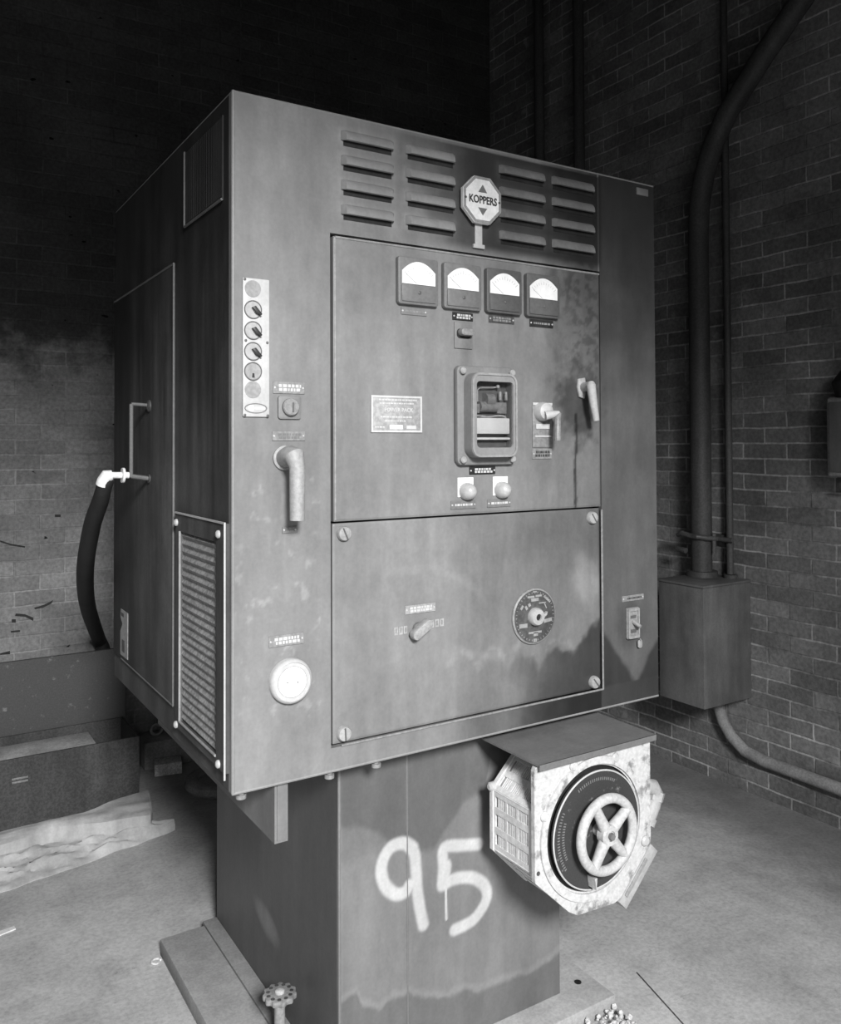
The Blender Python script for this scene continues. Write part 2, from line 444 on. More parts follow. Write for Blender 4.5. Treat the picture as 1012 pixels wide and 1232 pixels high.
PS = lambda pts: [F(380+a*.3755, 900+b*.3755, .1) for a, b in pts]
def cr(pts, m=5):
    out = []
    P = [pts[0]]+pts+[pts[-1]]
    for i in range(1, len(P)-2):
        for k in range(m):
            t = k/m; q = []
            for j in (0, 1):
                a, b, c, d = P[i-1][j], P[i][j], P[i+1][j], P[i+2][j]
                q.append(.5*(2*b+(c-a)*t+(2*a-5*b+4*c-d)*t*t+(3*b-a-3*c+d)*t**3))
            out.append(tuple(q))
    out.append(P[-2]); return out
NINE = cr(PS([(312, 322), (285, 305), (245, 315), (217, 355), (210, 400), (225, 445), (255, 468), (285, 462), (300, 440)]))
NINE2 = cr(PS([(290, 306), (315, 335), (322, 400), (325, 450), (333, 510), (345, 566)]))
FIVE = cr(PS([(522, 308), (470, 312), (412, 320), (408, 380), (405, 440)]))
FIVE2 = cr(PS([(405, 440), (450, 418), (505, 416), (543, 445), (545, 490), (505, 550), (445, 582)]))
FIVEB = cr(PS([(415, 380), (408, 435)])); FDRIP = PS([(417, 440), (419, 548)])
PED_LO = PS([(60, 830), (130, 780), (150, 825), (205, 835), (250, 800), (300, 785), (340, 795), (420, 800), (480, 770), (520, 780), (600, 745), (680, 722), (750, 680), (790, 640)])
PX0, PX1, PY0, PY1, PZ0 = .290, .9556, .10, .957, .05
PATCH = PS([(485, 180)])[0]
def ped_paint(x, y, z):
    if y > .12: return .8
    n = n2(x, z, 10, 2.0); nf = n2(x, z, 45, 8.0)
    k = 1.0
    lim = poly_z(x, PED_LO)+.006*nf
    k *= 1-.28*sstep(lim+.004, lim-.010, z)
    k *= 1+.16*sstep(.016, .0, abs(z-lim-.008))
    # darker patch at the top, with a ragged edge
    px, pz = PS([(470, 190)])[0]; qx = PS([(545, 100)])[0][0]
    top = poly_z(x, PS([(60, 260), (150, 250), (300, 330), (380, 320), (470, 185), (500, 160), (545, 118), (560, 20)]))+.012*n
    k *= 1-.34*sstep(top-.012, top+.014, z)
    k *= 1-.15*sstep(.56, .60, z+.04*n)*sstep(.55, .40, x)
    k *= 1+.18*sstep(PX0+.014, PX0+.003, x)
    # sprayed number
    d = min(segd(x, z, NINE), segd(x, z, NINE2), segd(x, z, FIVE), segd(x, z, FIVE2)) - .0008
    d = min(d, segd(x, z, FIVEB)-.004)
    a = sstep(.0200, .0085, d)
    a = max(a, sstep(.0045, .0022, segd(x, z, FDRIP)))
    a *= .93+.07*nf
    # seam line
    sx = F(490, 1000, .1)[0]
    if abs(x-sx) < .0035: k *= 1.25 if z > .6 else .86
    return k*(1-a)+2.95*a

def front_grid(name, x0, x1, z0, z1, y, thick, mat, parent, fn, holes=(), step=.005, lip=0.0):
    """sheet whose visible face is finely divided so that wear and shade can be coloured per vertex"""
    b = B()
    def axis(a, c, extra):
        n = max(1, int(round((c-a)/step))); q = [a+(c-a)*i/n for i in range(n+1)]
        for e in extra:
            if a < e < c:
                i = min(range(len(q)), key=lambda j: abs(q[j]-e)); q[i] = e
        return q
    xs = axis(x0, x1, [h[0] for h in holes]+[h[1] for h in holes]); zs = axis(z0, z1, [h[2] for h in holes]+[h[3] for h in holes])
    nx, nz = len(xs), len(zs)
    V = {}
    def vert(i, j, back=False):
        key = (i, j, back)
        if key not in V:
            yy = y
            if not back and lip and (i in (0, nx-1) or j in (0, nz-1)): yy = y+lip
            V[key] = b.bm.verts.new((xs[i], y+thick if back else yy, zs[j]))
        return V[key]
    def solid(i, j):
        if not (0 <= i < nx-1 and 0 <= j < nz-1): return False
        cx, cz = (xs[i]+xs[i+1])/2, (zs[j]+zs[j+1])/2
        return not any(h[0] < cx < h[1] and h[2] < cz < h[3] for h in holes)
    for i in range(nx-1):
        for j in range(nz-1):
            if not solid(i, j): continue
            b.face((vert(i, j), vert(i+1, j), vert(i+1, j+1), vert(i, j+1)))
            for (di, dj, p, q) in ((-1, 0, (i, j+1), (i, j)), (1, 0, (i+1, j), (i+1, j+1)), (0, -1, (i, j), (i+1, j)), (0, 1, (i+1, j+1), (i, j+1))):
                if not solid(i+di, j+dj):
                    b.face((vert(*p), vert(*q), vert(*q, True), vert(*p, True)))
    return b.build(name, mat, parent, smooth=False, paintfn=fn)

# ================================================================== SETTING
b = B(); b.box(-3.6, 2.86, -4.2, 3.1, -.12, 0.0); struct(b.build('floor', M['floor'], smooth=False))
b = B(); b.box(2.62, 2.86, -4.2, 3.1, 0.0, 4.4); struct(b.build('wall_right', M['brick_r'], smooth=False))
b = B(); b.box(-3.6, 2.62, 2.6, 3.1, 0.0, 4.4); struct(b.build('wall_back', M['brick_b'], smooth=False))
b = B(); b.box(-3.84, -3.6, -4.2, 3.1, 0.0, 4.4); struct(b.build('wall_left', M['brick_r'], smooth=False))
b = B(); b.box(-3.84, 2.86, -4.2, 3.1, 4.4, 4.6); struct(b.build('ceiling', M['soot'], smooth=False))
b = B(); b.box(-3.6, 2.62, -2.25, -1.95, 2.80, 4.4); b.box(1.35, 2.62, -2.25, -1.95, 0, 2.80); struct(b.build('unseen_wall_front', M['brick_r'], smooth=False))  # unseen; opening and lintel shaped to trim the incoming light

# ================================================================== CONTROL CABINET
cab = thing('control_cabinet', (.62, .53, ZB), 'tall grey steel control cabinet with four meters, standing on the pedestal numbered 95', 'control cabinet')
front_grid('front_sheet', 0, W, ZB, ZT, 0, .02, M['front'], cab, front_paint, holes=[(DX0-.0045, DX1+.0045, DZ0-.0045, DZ1+.0045)])
b = B()
def wallbox(x0, x1, y0, y1, z0, z1): b.box(x0, x1, y0, y1, z0, z1)
b.box(0, W, .021, D, ZB, ZB+.02); b.box(0, W, .021, D, ZT-.02, ZT)
b.box(0, .02, .021, D, ZB+.02, ZT-.02); b.box(W-.02, W, .021, D, ZB+.02, ZT-.02); b.box(.02, W-.02, D-.02, D, ZB+.02, ZT-.02)
b.box(.02, W-.02, .05, .06, ZB+.02, ZT-.02)
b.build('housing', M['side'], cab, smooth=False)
b = B()                                    # rolled rim along the top and the front-left corner
b.tube([(0.0, .004, ZT), (W, .004, ZT)], .0045, 8); b.tube([(.003, 0.0, ZT), (.003, D, ZT)], .0035, 8)
b.tube([(.003, .003, ZB), (.003, .003, ZT)], .0042, 8); b.tube([(0, .003, ZB+.001), (W, .003, ZB+.001)], .004, 8)
b.build('edge_rim', M['louv'], cab)
b = B(); b.box(1.17, 1.215, -.004, 0, 2.235, 2.255, .001); b.build('corner_plate', M['plain'], cab)
# doors
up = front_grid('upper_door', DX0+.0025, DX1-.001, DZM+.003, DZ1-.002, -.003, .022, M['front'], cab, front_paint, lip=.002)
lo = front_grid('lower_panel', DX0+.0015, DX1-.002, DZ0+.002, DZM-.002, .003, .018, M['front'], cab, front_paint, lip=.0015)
b = B(); b.tube([(DX0+.006, -.003, DZ1-.004), (DX1-.002, -.003, DZ1-.004)], .0028, 8)
b.tube([(DX0+.006, -.002, DZ1-.004), (DX0+.006, -.002, DZM+.006)], .0020, 8); b.build('door_lip', M['disc'], up)
b = B(); b.tube([(DX1+.003, -.001, DZM-.006), (DX1+.003, -.001, DZ0-.003)], .003, 8)
b.tube([(DX0+.02, -.001, DZ0-.003), (DX1+.003, -.001, DZ0-.003)], .0026, 8); b.build('panel_edging', M['plate'], lo)
for (px, py) in ((414.5, 642), (713.5, 623), (414.5, 883), (716, 821)):
    x, z = F(px, py, -.004)
    b = B(); b.lathe([(.0165, -.004), (.0165, .004), (.0145, .0085), (.010, .0095), (0.001, .0095)], (x, 0, z))
    sc = b.build('panel_screw', M['lip'], lo)
    b = B(); a = random.uniform(.8, 1.9); t = bmesh.new()
    q = B(); q.box(-.0135, .0135, -.0012, .0012, -.0016, .0016); me_ = q.bm.copy(); q.bm.free(); t.free()
    b.add(me_, Matrix.Translation((x, -.0095, z)) @ Matrix.Rotation(a, 4, 'Y')); b.build('screw_slot', M['meterd'], lo)
# louvres
for (x0, x1) in LCOL:
    for z in LROW:
        b = B()
        prof = [(0.0005, .015), (-.003, .0145), (-.008, .011), (-.0135, .003), (-.0155, -.006), (-.0150, -.0095), (-.010, -.0105)]
        rows = []
        n = 18
        for i in range(n+1):
            t = i/n; e = min(t, 1-t)*(x1-x0); k = min(1, e/.011); k = math.sqrt(max(0, 1-(1-k)**2))
            rows.append([b.bm.verts.new((x0+(x1-x0)*t, -.0012+(yy+.0012)*k if k < 1 else yy, z+zz*(.8+.2*k))) for yy, zz in prof])
        for r0, r1 in zip(rows, rows[1:]):
            for j in range(len(prof)-1): b.face((r0[j], r0[j+1], r1[j+1], r1[j]))
        L = b.build('louver', M['louv'] if x0 < .6 else M['louvd'], cab)
        b = B(); b.box(x0+.006, x1-.006, -.0012, -.0003, z-.0200, z-.008); b.build('vent_slot', M['black'], L, smooth=False)
# octagonal emblem
ex, ez = .6215, 2.131
em = B(); O = circ(ex, ez, .0615, 8, PI/8); em.prism(O, 'y', -.010, -.022, .0015)
emb = em.build('octagonal_emblem', M['emblem'], cab, smooth=False); emb['label'] = 'white octagonal emblem lettered KOPPERS'
b = B(); b.ring(circ(ex, ez, .0605, 8, PI/8), circ(ex, ez, .0535, 8, PI/8), 'y', -.0222, -.0228); b.build('emblem_border', M['disc'], emb, smooth=False)
text_mesh('KOPPERS', .026, ex+.001, -.0226, ez-.001, 'emblem_lettering', M['inkd'], emb, width=.083)
for tri in ([(ex-.013, ez+.018), (ex+.013, ez+.018), (ex, ez+.037)], [(ex-.013, ez-.020), (ex+.013, ez-.020), (ex, ez-.038)]):
    b = B(); b.prism(tri, 'y', -.0222, -.0232); b.build('emblem_triangle', M['meter'], emb, smooth=False)
for rx in (ex-.0505, ex+.0505):
    b = B(); b.lathe([(.003, 0), (.003, .001)], (rx, -.0222, ez)); b.build('emblem_rivet', M['inkd'], emb)
b = B(); b.box(ex-.0105, ex+.0105, -.006, -.0005, 2.022, ez-.050, .001); b.box(ex-.0165, ex+.0165, -.008, -.0005, 2.016, 2.026, .001)
b.build('emblem_post', M['cream'], cab)
b = B(); b.box(ex-.02, ex+.02, -.0105, -.0005, ez-.02, ez+.02); b.build('emblem_standoff', M['dark'], emb)
# meters
for i, x0 in enumerate((.3865, .5120, .6372, .7622)):
    x1, z0, z1 = x0+.1085, 1.8605, 1.970; xc = (x0+x1)/2
    b = B(); b.prism(rrect(x0, x1, z0, z1, .006, 3), 'y', -.003, -.017, .0018)
    m = b.build('meter', M['meterd'] if i >= 2 else M['meter'], cab)
    zf = z0+.047
    arch = [(x0+.009, zf), (x1-.009, zf)]
    for k in range(15):
        t = k/14; u = 1-2*t
        arch.append((xc+(.0452)*u, z1-.010-.023*u*u))
    b = B(); b.prism(arch, 'y', -.0168, -.0182); f = b.build('meter_face', M['white'], m, smooth=False)
    b = B()
    for k in range(11):
        t = PI*(.22+.56*k/10); r0, r1 = .040, .040+(.006 if k % 5 else .009)
        c, s = math.cos(t), math.sin(t); oz = zf-.004
        b.tube([(xc+c*r0*1.05, -.0185, oz+s*r0), (xc+c*r1*1.05, -.0185, oz+s*r1)], .00035, 4)
    b.build('scale_mark', M['disc'], m, smooth=False)
    b = B(); a = PI*.80; b.tube([(xc-.006, -.0186, zf+.002), (xc+math.cos(a)*.042, -.0186, zf+math.sin(a)*.036)], .0004, 4); b.build('needle', M['plate'], m, smooth=False)
    b = B(); b.box(x0+.008, x1-.008, -.0200, -.0165, z0+.006, zf-.001, .002); b.build('meter_skirt', M['meterd'] if i >= 2 else M['meter'], m)
    b = B(); b.lathe([(.004, 0), (.004, .002), (.002, .003)], (xc, -.0195, z0+.028)); b.build('zero_screw', M['meterd'], m)
def label_plate(x0, x1, z0, z1, mat, ink, y=-.003, rows=1, name='label_plate', seed=0, edge=True):
    b = B(); b.box(x0, x1, y-.0025, y, z0, z1, .0006, 1); p = b.build(name, mat, cab, smooth=False)
    rnd = random.Random(seed); b = B(); h = (z1-z0)
    for r in range(rows):
        zc = z1-h*(r+1)/(rows+1); th = min(.0032, h*.13); x = x0+(x1-x0)*rnd.uniform(.14, .22)
        while x < x1-(x1-x0)*.16:
            w = rnd.uniform(.003, .010); w = min(w, x1-(x1-x0)*.12-x)
            b.box(x, x+w, y-.0030, y-.0024, zc-th, zc+th); x += w+.0022
    b.build('lettering', ink, p, smooth=False)
    for sx in (x0+.004, x1-.004):
        b = B(); b.lathe([(.0022, 0), (.0022, .001), (.001, .0016)], (sx, y-.0024, (z0+z1)/2), n=10); b.build('rivet', M['steel'], p)
    return p
label_plate(.400, .470, 1.838, 1.855, M['plain'], M['plate'], rows=1, seed=1)
label_plate(.543, .603, 1.836, 1.855, M['black'], M['ink'], rows=2, seed=2)
label_plate(.651, .730, 1.838, 1.857, M['dark'], M['plate'], rows=2, seed=3)
label_plate(.780, .858, 1.837, 1.856, M['black'], M['plate'], rows=1, seed=4)
# push button under the second meter
b = B(); b.box(.5475, .6005, -.007, -.003, 1.768, 1.832, .0015); pb = b.build('push_button', M['plain'], cab)
x, z = .5745, 1.806
b = B(); b.prism(rrect(x-.019, x+.019, z-.008, z+.009, .0082), 'y', -.006, -.026, .003); b.build('button_cap', M['plate'], pb)
b = B(); b.prism(rrect(x-.021, x+.020, z-.0135, z+.0095, .009), 'y', -.0062, -.0085); b.build('button_collar', M['black'], pb)
# big nameplate
b = B(); b.box(.320, .4545, -.0062, -.003, 1.566, 1.6495, .001); npl = b.build('name_plate', M['platel'], cab)
b = B(); b.ring([(.320, 1.566), (.4545, 1.566), (.4545, 1.6495), (.320, 1.6495)], [(.3245, 1.5705), (.450, 1.5705), (.450, 1.645), (.3245, 1.645)], 'y', -.0060, -.0072)
b.build('plate_border', M['ink'], npl, smooth=False)
text_mesh('POWER PACK', .0125, .392, -.0064, 1.617, 'plate_lettering', M['ink'], npl, width=.076)
rnd = random.Random(5)
for zc, xa, xb in ((1.640, .340, .438), (1.632, .342, .430), (1.601, .345, .420), (1.592, .355, .405), (1.578, .330, .350)):
    x = xa; b = B()
    while x < xb:
        w = rnd.uniform(.002, .008); b.box(x, x+w, -.0068, -.0061, zc-.0016, zc+.0016); x += w+.0016
    b.build('fine_print', M['ink'], npl, smooth=False)
b = B(); b.box(.368, .402, -.0068, -.0061, 1.5735, 1.583); b.build('number_field', M['white'], npl, smooth=False)
b = B(); b.box(.413, .438, -.0068, -.0061, 1.574, 1.582); b.build('number_field', M['ink'], npl, smooth=False)
# glazed protective relay
rx0, rx1, rz0, rz1 = .5455, .7195, 1.4885, 1.7265
b = B(); b.prism(rrect(rx0, rx1, rz0, rz1, .014), 'y', -.003, -.020, .003); rel = b.build('protective_relay', M['plain'], cab)
rel['label'] = 'glazed protective relay in a rounded grey case'
cx0, cx1, cz0, cz1 = .5640, .7000, 1.5065, 1.7085
wx0, wx1, wz0, wz1 = .5790, .6890, 1.5300, 1.6880
b = B(); b.ring(rrect(cx0, cx1, cz0, cz1, .024), rrect(wx0, wx1, wz0, wz1, .010), 'y', -.019, -.052); b.build('relay_cover', M['louv'], rel)
b = B(); b.ring(rrect(cx0+.001, cx1-.001, cz0+.001, cz1-.001, .023), rrect(cx0+.006, cx1-.006, cz0+.006, cz1-.006, .018), 'y', -.051, -.055); b.build('cover_bead', M['disc'], rel)
b = B(); b.prism(rrect(wx0, wx1, wz0, wz1, .010), 'y', -.0196, -.021); b.build('relay_interior', M['meter'], rel)
b = B(); b.prism(rrect(wx0-.001, wx1+.001, wz0-.001, wz1+.001, .010), 'y', -.0470, -.0485); b.build('relay_glass', M['glass'], rel)
b = B(); b.box(.579, .684, -.043, -.021, 1.563, 1.601, .002); b.build('relay_card', M['white'], rel)
b = B(); b.box(.580, .688, -.040, -.021, 1.5485, 1.5545, .002); b.build('relay_bar', M['white'], rel)
b = B(); b.tube(cr([(.580, 1.6085), (.600, 1.6055), (.625, 1.6035), (.650, 1.6070), (.668, 1.6065), (.676, 1.602)]) and [(p[0], -.038, p[1]) for p in cr([(.580, 1.6085), (.600, 1.6055), (.625, 1.6035), (.650, 1.6070), (.668, 1.6065), (.676, 1.602)])], .0022, 8)
b.tube([(.594, -.034, 1.640), (.594, -.034, 1.668), (.602, -.034, 1.674), (.650, -.034, 1.676)], .0017, 8)
b.box(.659, .665, -.036, -.030, 1.645, 1.666, .001); b.box(.677, .683, -.036, -.030, 1.645, 1.666, .001); b.lathe([(.004, 0), (.004, .004), (.001, .005)], (.654, -.034, 1.678))
b.build('relay_contact', M['steel'], rel)
b = B()
b.cyl((.600, -.030, 1.628), (.650, -.030, 1.628), .013); b.cyl((.617, -.030, 1.645), (.640, -.030, 1.645), .016); b.box(.585, .600, -.036, -.022, 1.612, 1.635, .002)
b.box(.655, .684, -.032, -.022, 1.612, 1.640, .002); b.build('relay_coil', M['disc'], rel)
for (x, z) in ((rx0+.013, rz1-.013), (rx1-.013, rz1-.013), (rx0+.013, rz0+.013), (rx1-.013, rz0+.013)):
    b = B(); b.lathe([(.0085, -.001), (.0085, .008), (.006, .011), (.001, .0115)], (x, -.020, z), n=20); b.build('cover_screw', M['handle'], rel)
label_plate(.590, .668, 1.465, 1.484, M['black'], M['ink'], rows=2, seed=6)
# indicator lamps
for i, (x0, x1) in enumerate(((.556, .602), (.661, .707))):
    b = B(); b.box(x0, x1, -.0048, -.003, 1.412, 1.4585, .0008); ip = b.build('indicator_lamp', M['white'], cab, smooth=False)
    xc = (x0+x1)/2
    b = B(); b.lathe([(.021, 0), (.021, .006), (.0195, .014), (.0165, .022), (.011, .028), (.005, .031), (.0008, .0315)], (xc+.001, -.0048, 1.4255)); b.build('lamp_lens', M['lens'], ip)
label_plate(.5352, .6082, 1.3835, 1.4035, M['meter'], M['ink'], rows=1, seed=7)
label_plate(.6431, .7151, 1.3835, 1.4035, M['meter'], M['ink'], rows=1, seed=8)
# pistol grip switch
b = B(); b.box(.7865, .850, -.0062, -.003, 1.530, 1.6425, .001); sw = b.build('pistol_grip_switch', M['plate'], cab)
b = B(); b.box(.7865, .850, -.0085, -.0060, 1.637, 1.6435); b.build('plate_rim', M['ink'], sw, smooth=False)
hx, hz = F(655, 495, -.02)
b = B(); b.lathe([(.024, 0), (.024, .012), (.021, .024), (.012, .030), (.001, .031)], (hx, -.006, hz)); b.build('switch_hub', M['cream'], sw)
p0 = at(656, 500, 'y', -.035); p1 = at(673, 497, 'y', -.05); p2 = at(671, 503, 'y', -.052); p3 = at(671, 530, 'y', -.052)
b = B(); b.tube([p0, (p0+p1)/2, p1], [.012, .010, .006], 12); b.build('switch_arm', M['cream'], sw)
b = B(); b.tube([p1, p2, p3], [.006, .0085, .0085], 10); b.build('switch_grip', M['plate'], sw)
b = B(); b.box(.793, .846, -.0085, -.006, 1.556, 1.560); b.box(.796, .842, -.0095, -.006, 1.576, 1.590, .002); b.build('switch_scale', M['ink'], sw, smooth=False)
label_plate(.7855, .850, 1.500, 1.5265, M['plate'], M['inkd'], rows=2, seed=9)
# right lever handle of the door
hx, hz = F(699, 466, -.006)
b = B(); b.prism([(hx-.012, hz+.022), (hx+.012, hz+.026), (hx+.015, hz), (hx+.010, hz-.030), (hx-.008, hz-.026), (hx-.015, hz)], 'y', -.003, -.011, .002); dh = b.build('door_handle', M['handle'], cab)
q0 = at(702, 466, 'y', -.01); q1 = at(711, 464, 'y', -.045)
b = B(); b.tube([(q0[0], -.006, q0[2]), (q1[0], -.048, q1[2])], [.012, .0125], 16); b.build('handle_spindle', M['handle'], dh)
e0 = at(711, 463, 'y', -.047); e1 = at(714, 485, 'y', -.05); e2 = at(717.5, 506, 'y', -.05)
b = B(); b.tube([e0+np.array((0, 0, .006)), e0, e1, e2], [.008, .0125, .0105, .0085], 16); b.build('handle_lever', M['pale'], dh)
# left lever handle
hx, hz = F(344, 551, -.01)
b = B(); b.lathe([(.026, 0), (.026, .006), (.020, .010), (.001, .010)], (hx, 0, hz)); lh = b.build('breaker_handle', M['handle'], cab); lh['label'] = 'pale worn pipe handle hanging down'
a0 = at(343, 551, 'y', -.01); a1 = at(349, 548, 'y', -.035); a2 = at(354.5, 549, 'y', -.055); a3 = at(357.5, 562, 'y', -.060); a4 = at(357.5, 626, 'y', -.060)
b = B(); b.tube([tuple(p) for p in (a0, a1, a2, a3, a4)], [.020, .0215, .021, .0165, .0155], 20); b.build('handle_grip', M['handle'], lh)
label_plate(.1085, .142, 1.352, 1.366, M['plain'], M['plate'], y=0, rows=2, seed=10)
# strip of round indicators
sx0, sx1, sz0, sz1 = .0205, .0788, 1.5965, 1.8845
b = B(); b.box(sx0, sx1, -.006, 0, sz0, sz1, .0025); st = b.build('indicator_strip', M['cream'], cab); st['label'] = 'pale upright strip of round indicators and pointers'
for i, z in enumerate((1.8621, 1.8188, 1.7755, 1.7323, 1.6909, 1.6529)):
    x = .042
    if i in (0, 5):
        b = B(); b.lathe([(.0175, 0), (.0175, .0010), (.001, .0010)], (x, -.006, z)); b.build('blank_disc', M['disc'], st)
    else:
        b = B(); b.ring(circ(x, z, .0192), circ(x, z, .0172), 'y', -.006, -.0085); b.build('indicator_ring', M['meterd'], st)
        b = B(); b.lathe([(.0172, 0), (.0172, .001), (.001, .001)], (x, -.006, z)); b.build('indicator_face', M['pale'] if i != 4 else M['disc'], st)
        if i < 4:
            b = B(); b.prism([(x-.004, z+.004), (x+.003, z+.007), (x+.017, z-.009), (x+.015, z-.012), (x+.004, z-.007)], 'y', -.007, -.017, .001); b.build('pointer_knob', M['black'], st)
        else:
            b = B(); b.prism([(x-.0015, z-.004), (x+.0022, z-.004), (x+.003, z-.0125), (x-.002, z-.0125)], 'y', -.007, -.009); b.build('pointer', M['black'], st)
b = B(); E_ = [(.0483+.0245*math.cos(t), 1.6145+.0105*math.sin(t)) for t in [2*PI*k/40 for k in range(40)]]; E2 = [(.0483+.0225*math.cos(t), 1.6145+.0088*math.sin(t)) for t in [2*PI*k/40 for k in range(40)]]
b.ring(E_, E2, 'y', -.006, -.0072); b.build('oval_badge_rim', M['meter'], st)
b = B(); b.prism(circ(.0385, 1.6145, .0065, 20), 'y', -.006, -.0068); b.box(.048, .068, -.0068, -.006, 1.6125, 1.6175); b.build('oval_badge', M['white'], st, smooth=False)
for (x, z) in ((.0245, 1.8805), (.0245, 1.600), (.0745, 1.5995), (.0265, 1.754), (.0735, 1.752)):
    b = B(); b.lathe([(.003, 0), (.003, .001), (.001, .0015)], (x, -.006, z), n=12); b.build('strip_screw', M['meterd'], st)
# key lock with two plates
label_plate(.0880, .1600, 1.647, 1.672, M['plate'], M['ink'], y=0, rows=2, seed=11)
b = B(); b.prism(rrect(.0985, .1505, 1.593, 1.6425, .006), 'y', 0, -.006, .0012); kl = b.build('key_lock', M['plain'], cab)
b = B(); b.lathe([(.0185, 0), (.0185, .008), (.0165, .0105), (.001, .0105)], (.1245, -.006, 1.6185)); b.build('lock_cylinder', M['plate'], kl)
b = B(); b.box(.1255, .1290, -.0180, -.0165, 1.608, 1.628); b.build('key_slot', M['meterd'], kl)
label_plate(.0860, .1610, 1.5475, 1.567, M['plate'], M['meter'], y=0, rows=2, seed=12)
# label and round gauge lower left
label_plate(.0780, .1570, 1.116, 1.1395, M['plate'], M['ink'], y=0, rows=2, seed=13)
gx, gz = F(351, 820, -.012)
b = B(); b.lathe([(.0470, 0), (.0470, .010), (.0450, .016), (.0410, .019), (.0405, .0165), (.001, .0165)], (gx, 0, gz), n=56); gg = b.build('round_gauge', M['cream'], cab)
b = B(); b.ring(circ(gx, gz, .0330), circ(gx, gz, .0312), 'y', -.0165, -.0170); b.build('gauge_scale', M['pale'], gg)
b = B(); b.prism(circ(gx, gz, .0312), 'y', -.0165, -.0168); b.build('gauge_face', M['white'], gg)
b = B(); b.lathe([(.0017, 0), (.0017, .001)], (gx-.0115, -.0166, gz), n=10); b.build('gauge_mark', M['meter'], gg)
b = B(); b.lathe([(.0017, 0), (.0017, .001)], (gx+.012, -.0166, gz-.002), n=10); b.build('gauge_mark', M['meter'], gg)
# selector knob and its plates
label_plate(.4115, .4940, 1.1475, 1.1675, M['platel'], M['ink'], y=.003, rows=2, seed=14)
kx, kz = F(506, 757, -.01)
b = B(); b.lathe([(.014, 0), (.014, .008), (.001, .008)], (kx, .003, kz)); sk = b.build('selector_knob', M['meter'], cab)
t = B(); t.prism(rrect(-.030, .030, -.011, .011, .0105), 'y', -.003, -.024, .003); tb = t.bm.copy(); t.bm.free()
b = B(); b.add(tb, Matrix.Translation((kx, 0, kz)) @ Matrix.Rotation(math.radians(-33), 4, 'Y')); b.build('knob_bar', M['platel'], sk)
for (px0, px1, py) in ((475, 492, 760), (518, 536, 751)):
    x0, z = F(px0, py); x1, _ = F(px1, py)
    b = B()
    for k in range(3):
        xa = x0+(x1-x0)*k/3; w = (x1-x0)/3*.78
        b.ring([(xa, z-.009), (xa+w, z-.009), (xa+w, z+.009), (xa, z+.009)], [(xa+.0035, z-.0055), (xa+w-.0035, z-.0055), (xa+w-.0035, z+.0055), (xa+.0035, z+.0055)], 'y', .003, .002)
    b.build('knob_marking', M['platel'], sk, smooth=False)
# black regulating dial
dx, dz = F(643.5, 741.5, -.004)
b = B(); b.lathe([(.0700, 0), (.0700, .006), (.0660, .008), (.0655, .005), (.001, .005)], (dx, .003, dz), n=64); rd = b.build('regulating_dial', M['plate'], cab)
b = B(); b.prism(circ(dx, dz, .0653, 56), 'y', -.002, -.0042); b.build('dial_disc', M['dark'], rd)
b = B(); b.lathe([(.0225, 0), (.0225, .010), (.019, .016), (.0085, .017), (.008, .012), (.001, .012)], (dx, -.004, dz)); b.build('dial_hub', M['pale'], rd)
b = B(); b.prism([(dx+.019, dz-.006), (dx+.023, dz+.004), (dx+.034, dz+.010), (dx+.032, dz+.002)], 'y', -.006, -.014); b.build('dial_pointer', M['pale'], rd, smooth=False)
b = B(); b.lathe([(.0075, 0), (.0075, .001)], (dx, -.0165, dz)); b.build('spindle_hole', M['black'], rd)
b = B()
def mk(a, c, w, h, rot=0):
    t = B(); t.box(-w/2, w/2, -.0008, .0008, -h/2, h/2); q = t.bm.copy(); t.bm.free()
    b.add(q, Matrix.Translation((dx+a, -.0048, dz+c)) @ Matrix.Rotation(rot, 4, 'Y'))
mk(0, .042, .024, .008); mk(.012, .051, .020, .005); mk(-.013, .050, .022, .005); mk(0, .062, .012, .004); mk(.040, .040, .026, .006, .7); mk(.024, .032, .022, .003, 0); mk(.034, .024, .016, .003, 1.1)
mk(-.038, -.020, .026, .010); mk(.042, -.014, .026, .009, -.12); mk(0, -.040, .042, .005); mk(.002, -.045, .014, .009); mk(0, -.060, .010, .008); mk(-.028, .024, .007, .010, -.6); mk(-.018, .030, .008, .008, -.4); mk(-.042, .026, .012, .006, -.9)
for k in range(40):
    t = 2*PI*k/40; mk(.060*math.cos(t), .060*math.sin(t), .004, .0012, -t)
b.build('dial_marking', M['disc'], rd, smooth=False)
# toggle switch on the right strip
label_plate(1.100, 1.183, 1.106, 1.122, M['plate'], M['inkd'], y=0, rows=1, seed=15)
b = B(); b.prism(rrect(1.113, 1.158, 1.004, 1.089, .004), 'y', 0, -.008, .0015); tg = b.build('toggle_switch', M['plate'], cab)
b = B(); b.ring(rrect(1.1145, 1.1565, 1.0055, 1.0875, .004), rrect(1.119, 1.152, 1.013, 1.080, .003), 'y', -.008, -.012); b.build('switch_bezel', M['disc'], tg)
b = B(); b.tube([(1.136, -.008, 1.050), (1.140, -.030, 1.040)], [.0065, .005], 12); b.build('toggle_lever', M['disc'], tg)
b = B(); b.box(1.125, 1.146, -.0085, -.0075, 1.060, 1.068); b.box(1.125, 1.146, -.0085, -.0075, 1.020, 1.030); b.build('switch_marking', M['meterd'], tg, smooth=False)
b = B(); b.tube([(1.157, -.012, 1.003), (1.160, -.013, .996)], .0012, 6); b.prism(rrect(1.152, 1.168, .976, .998, .006), 'y', -.006, -.010, .001); b.build('hanging_tag', M['disc'], tg)
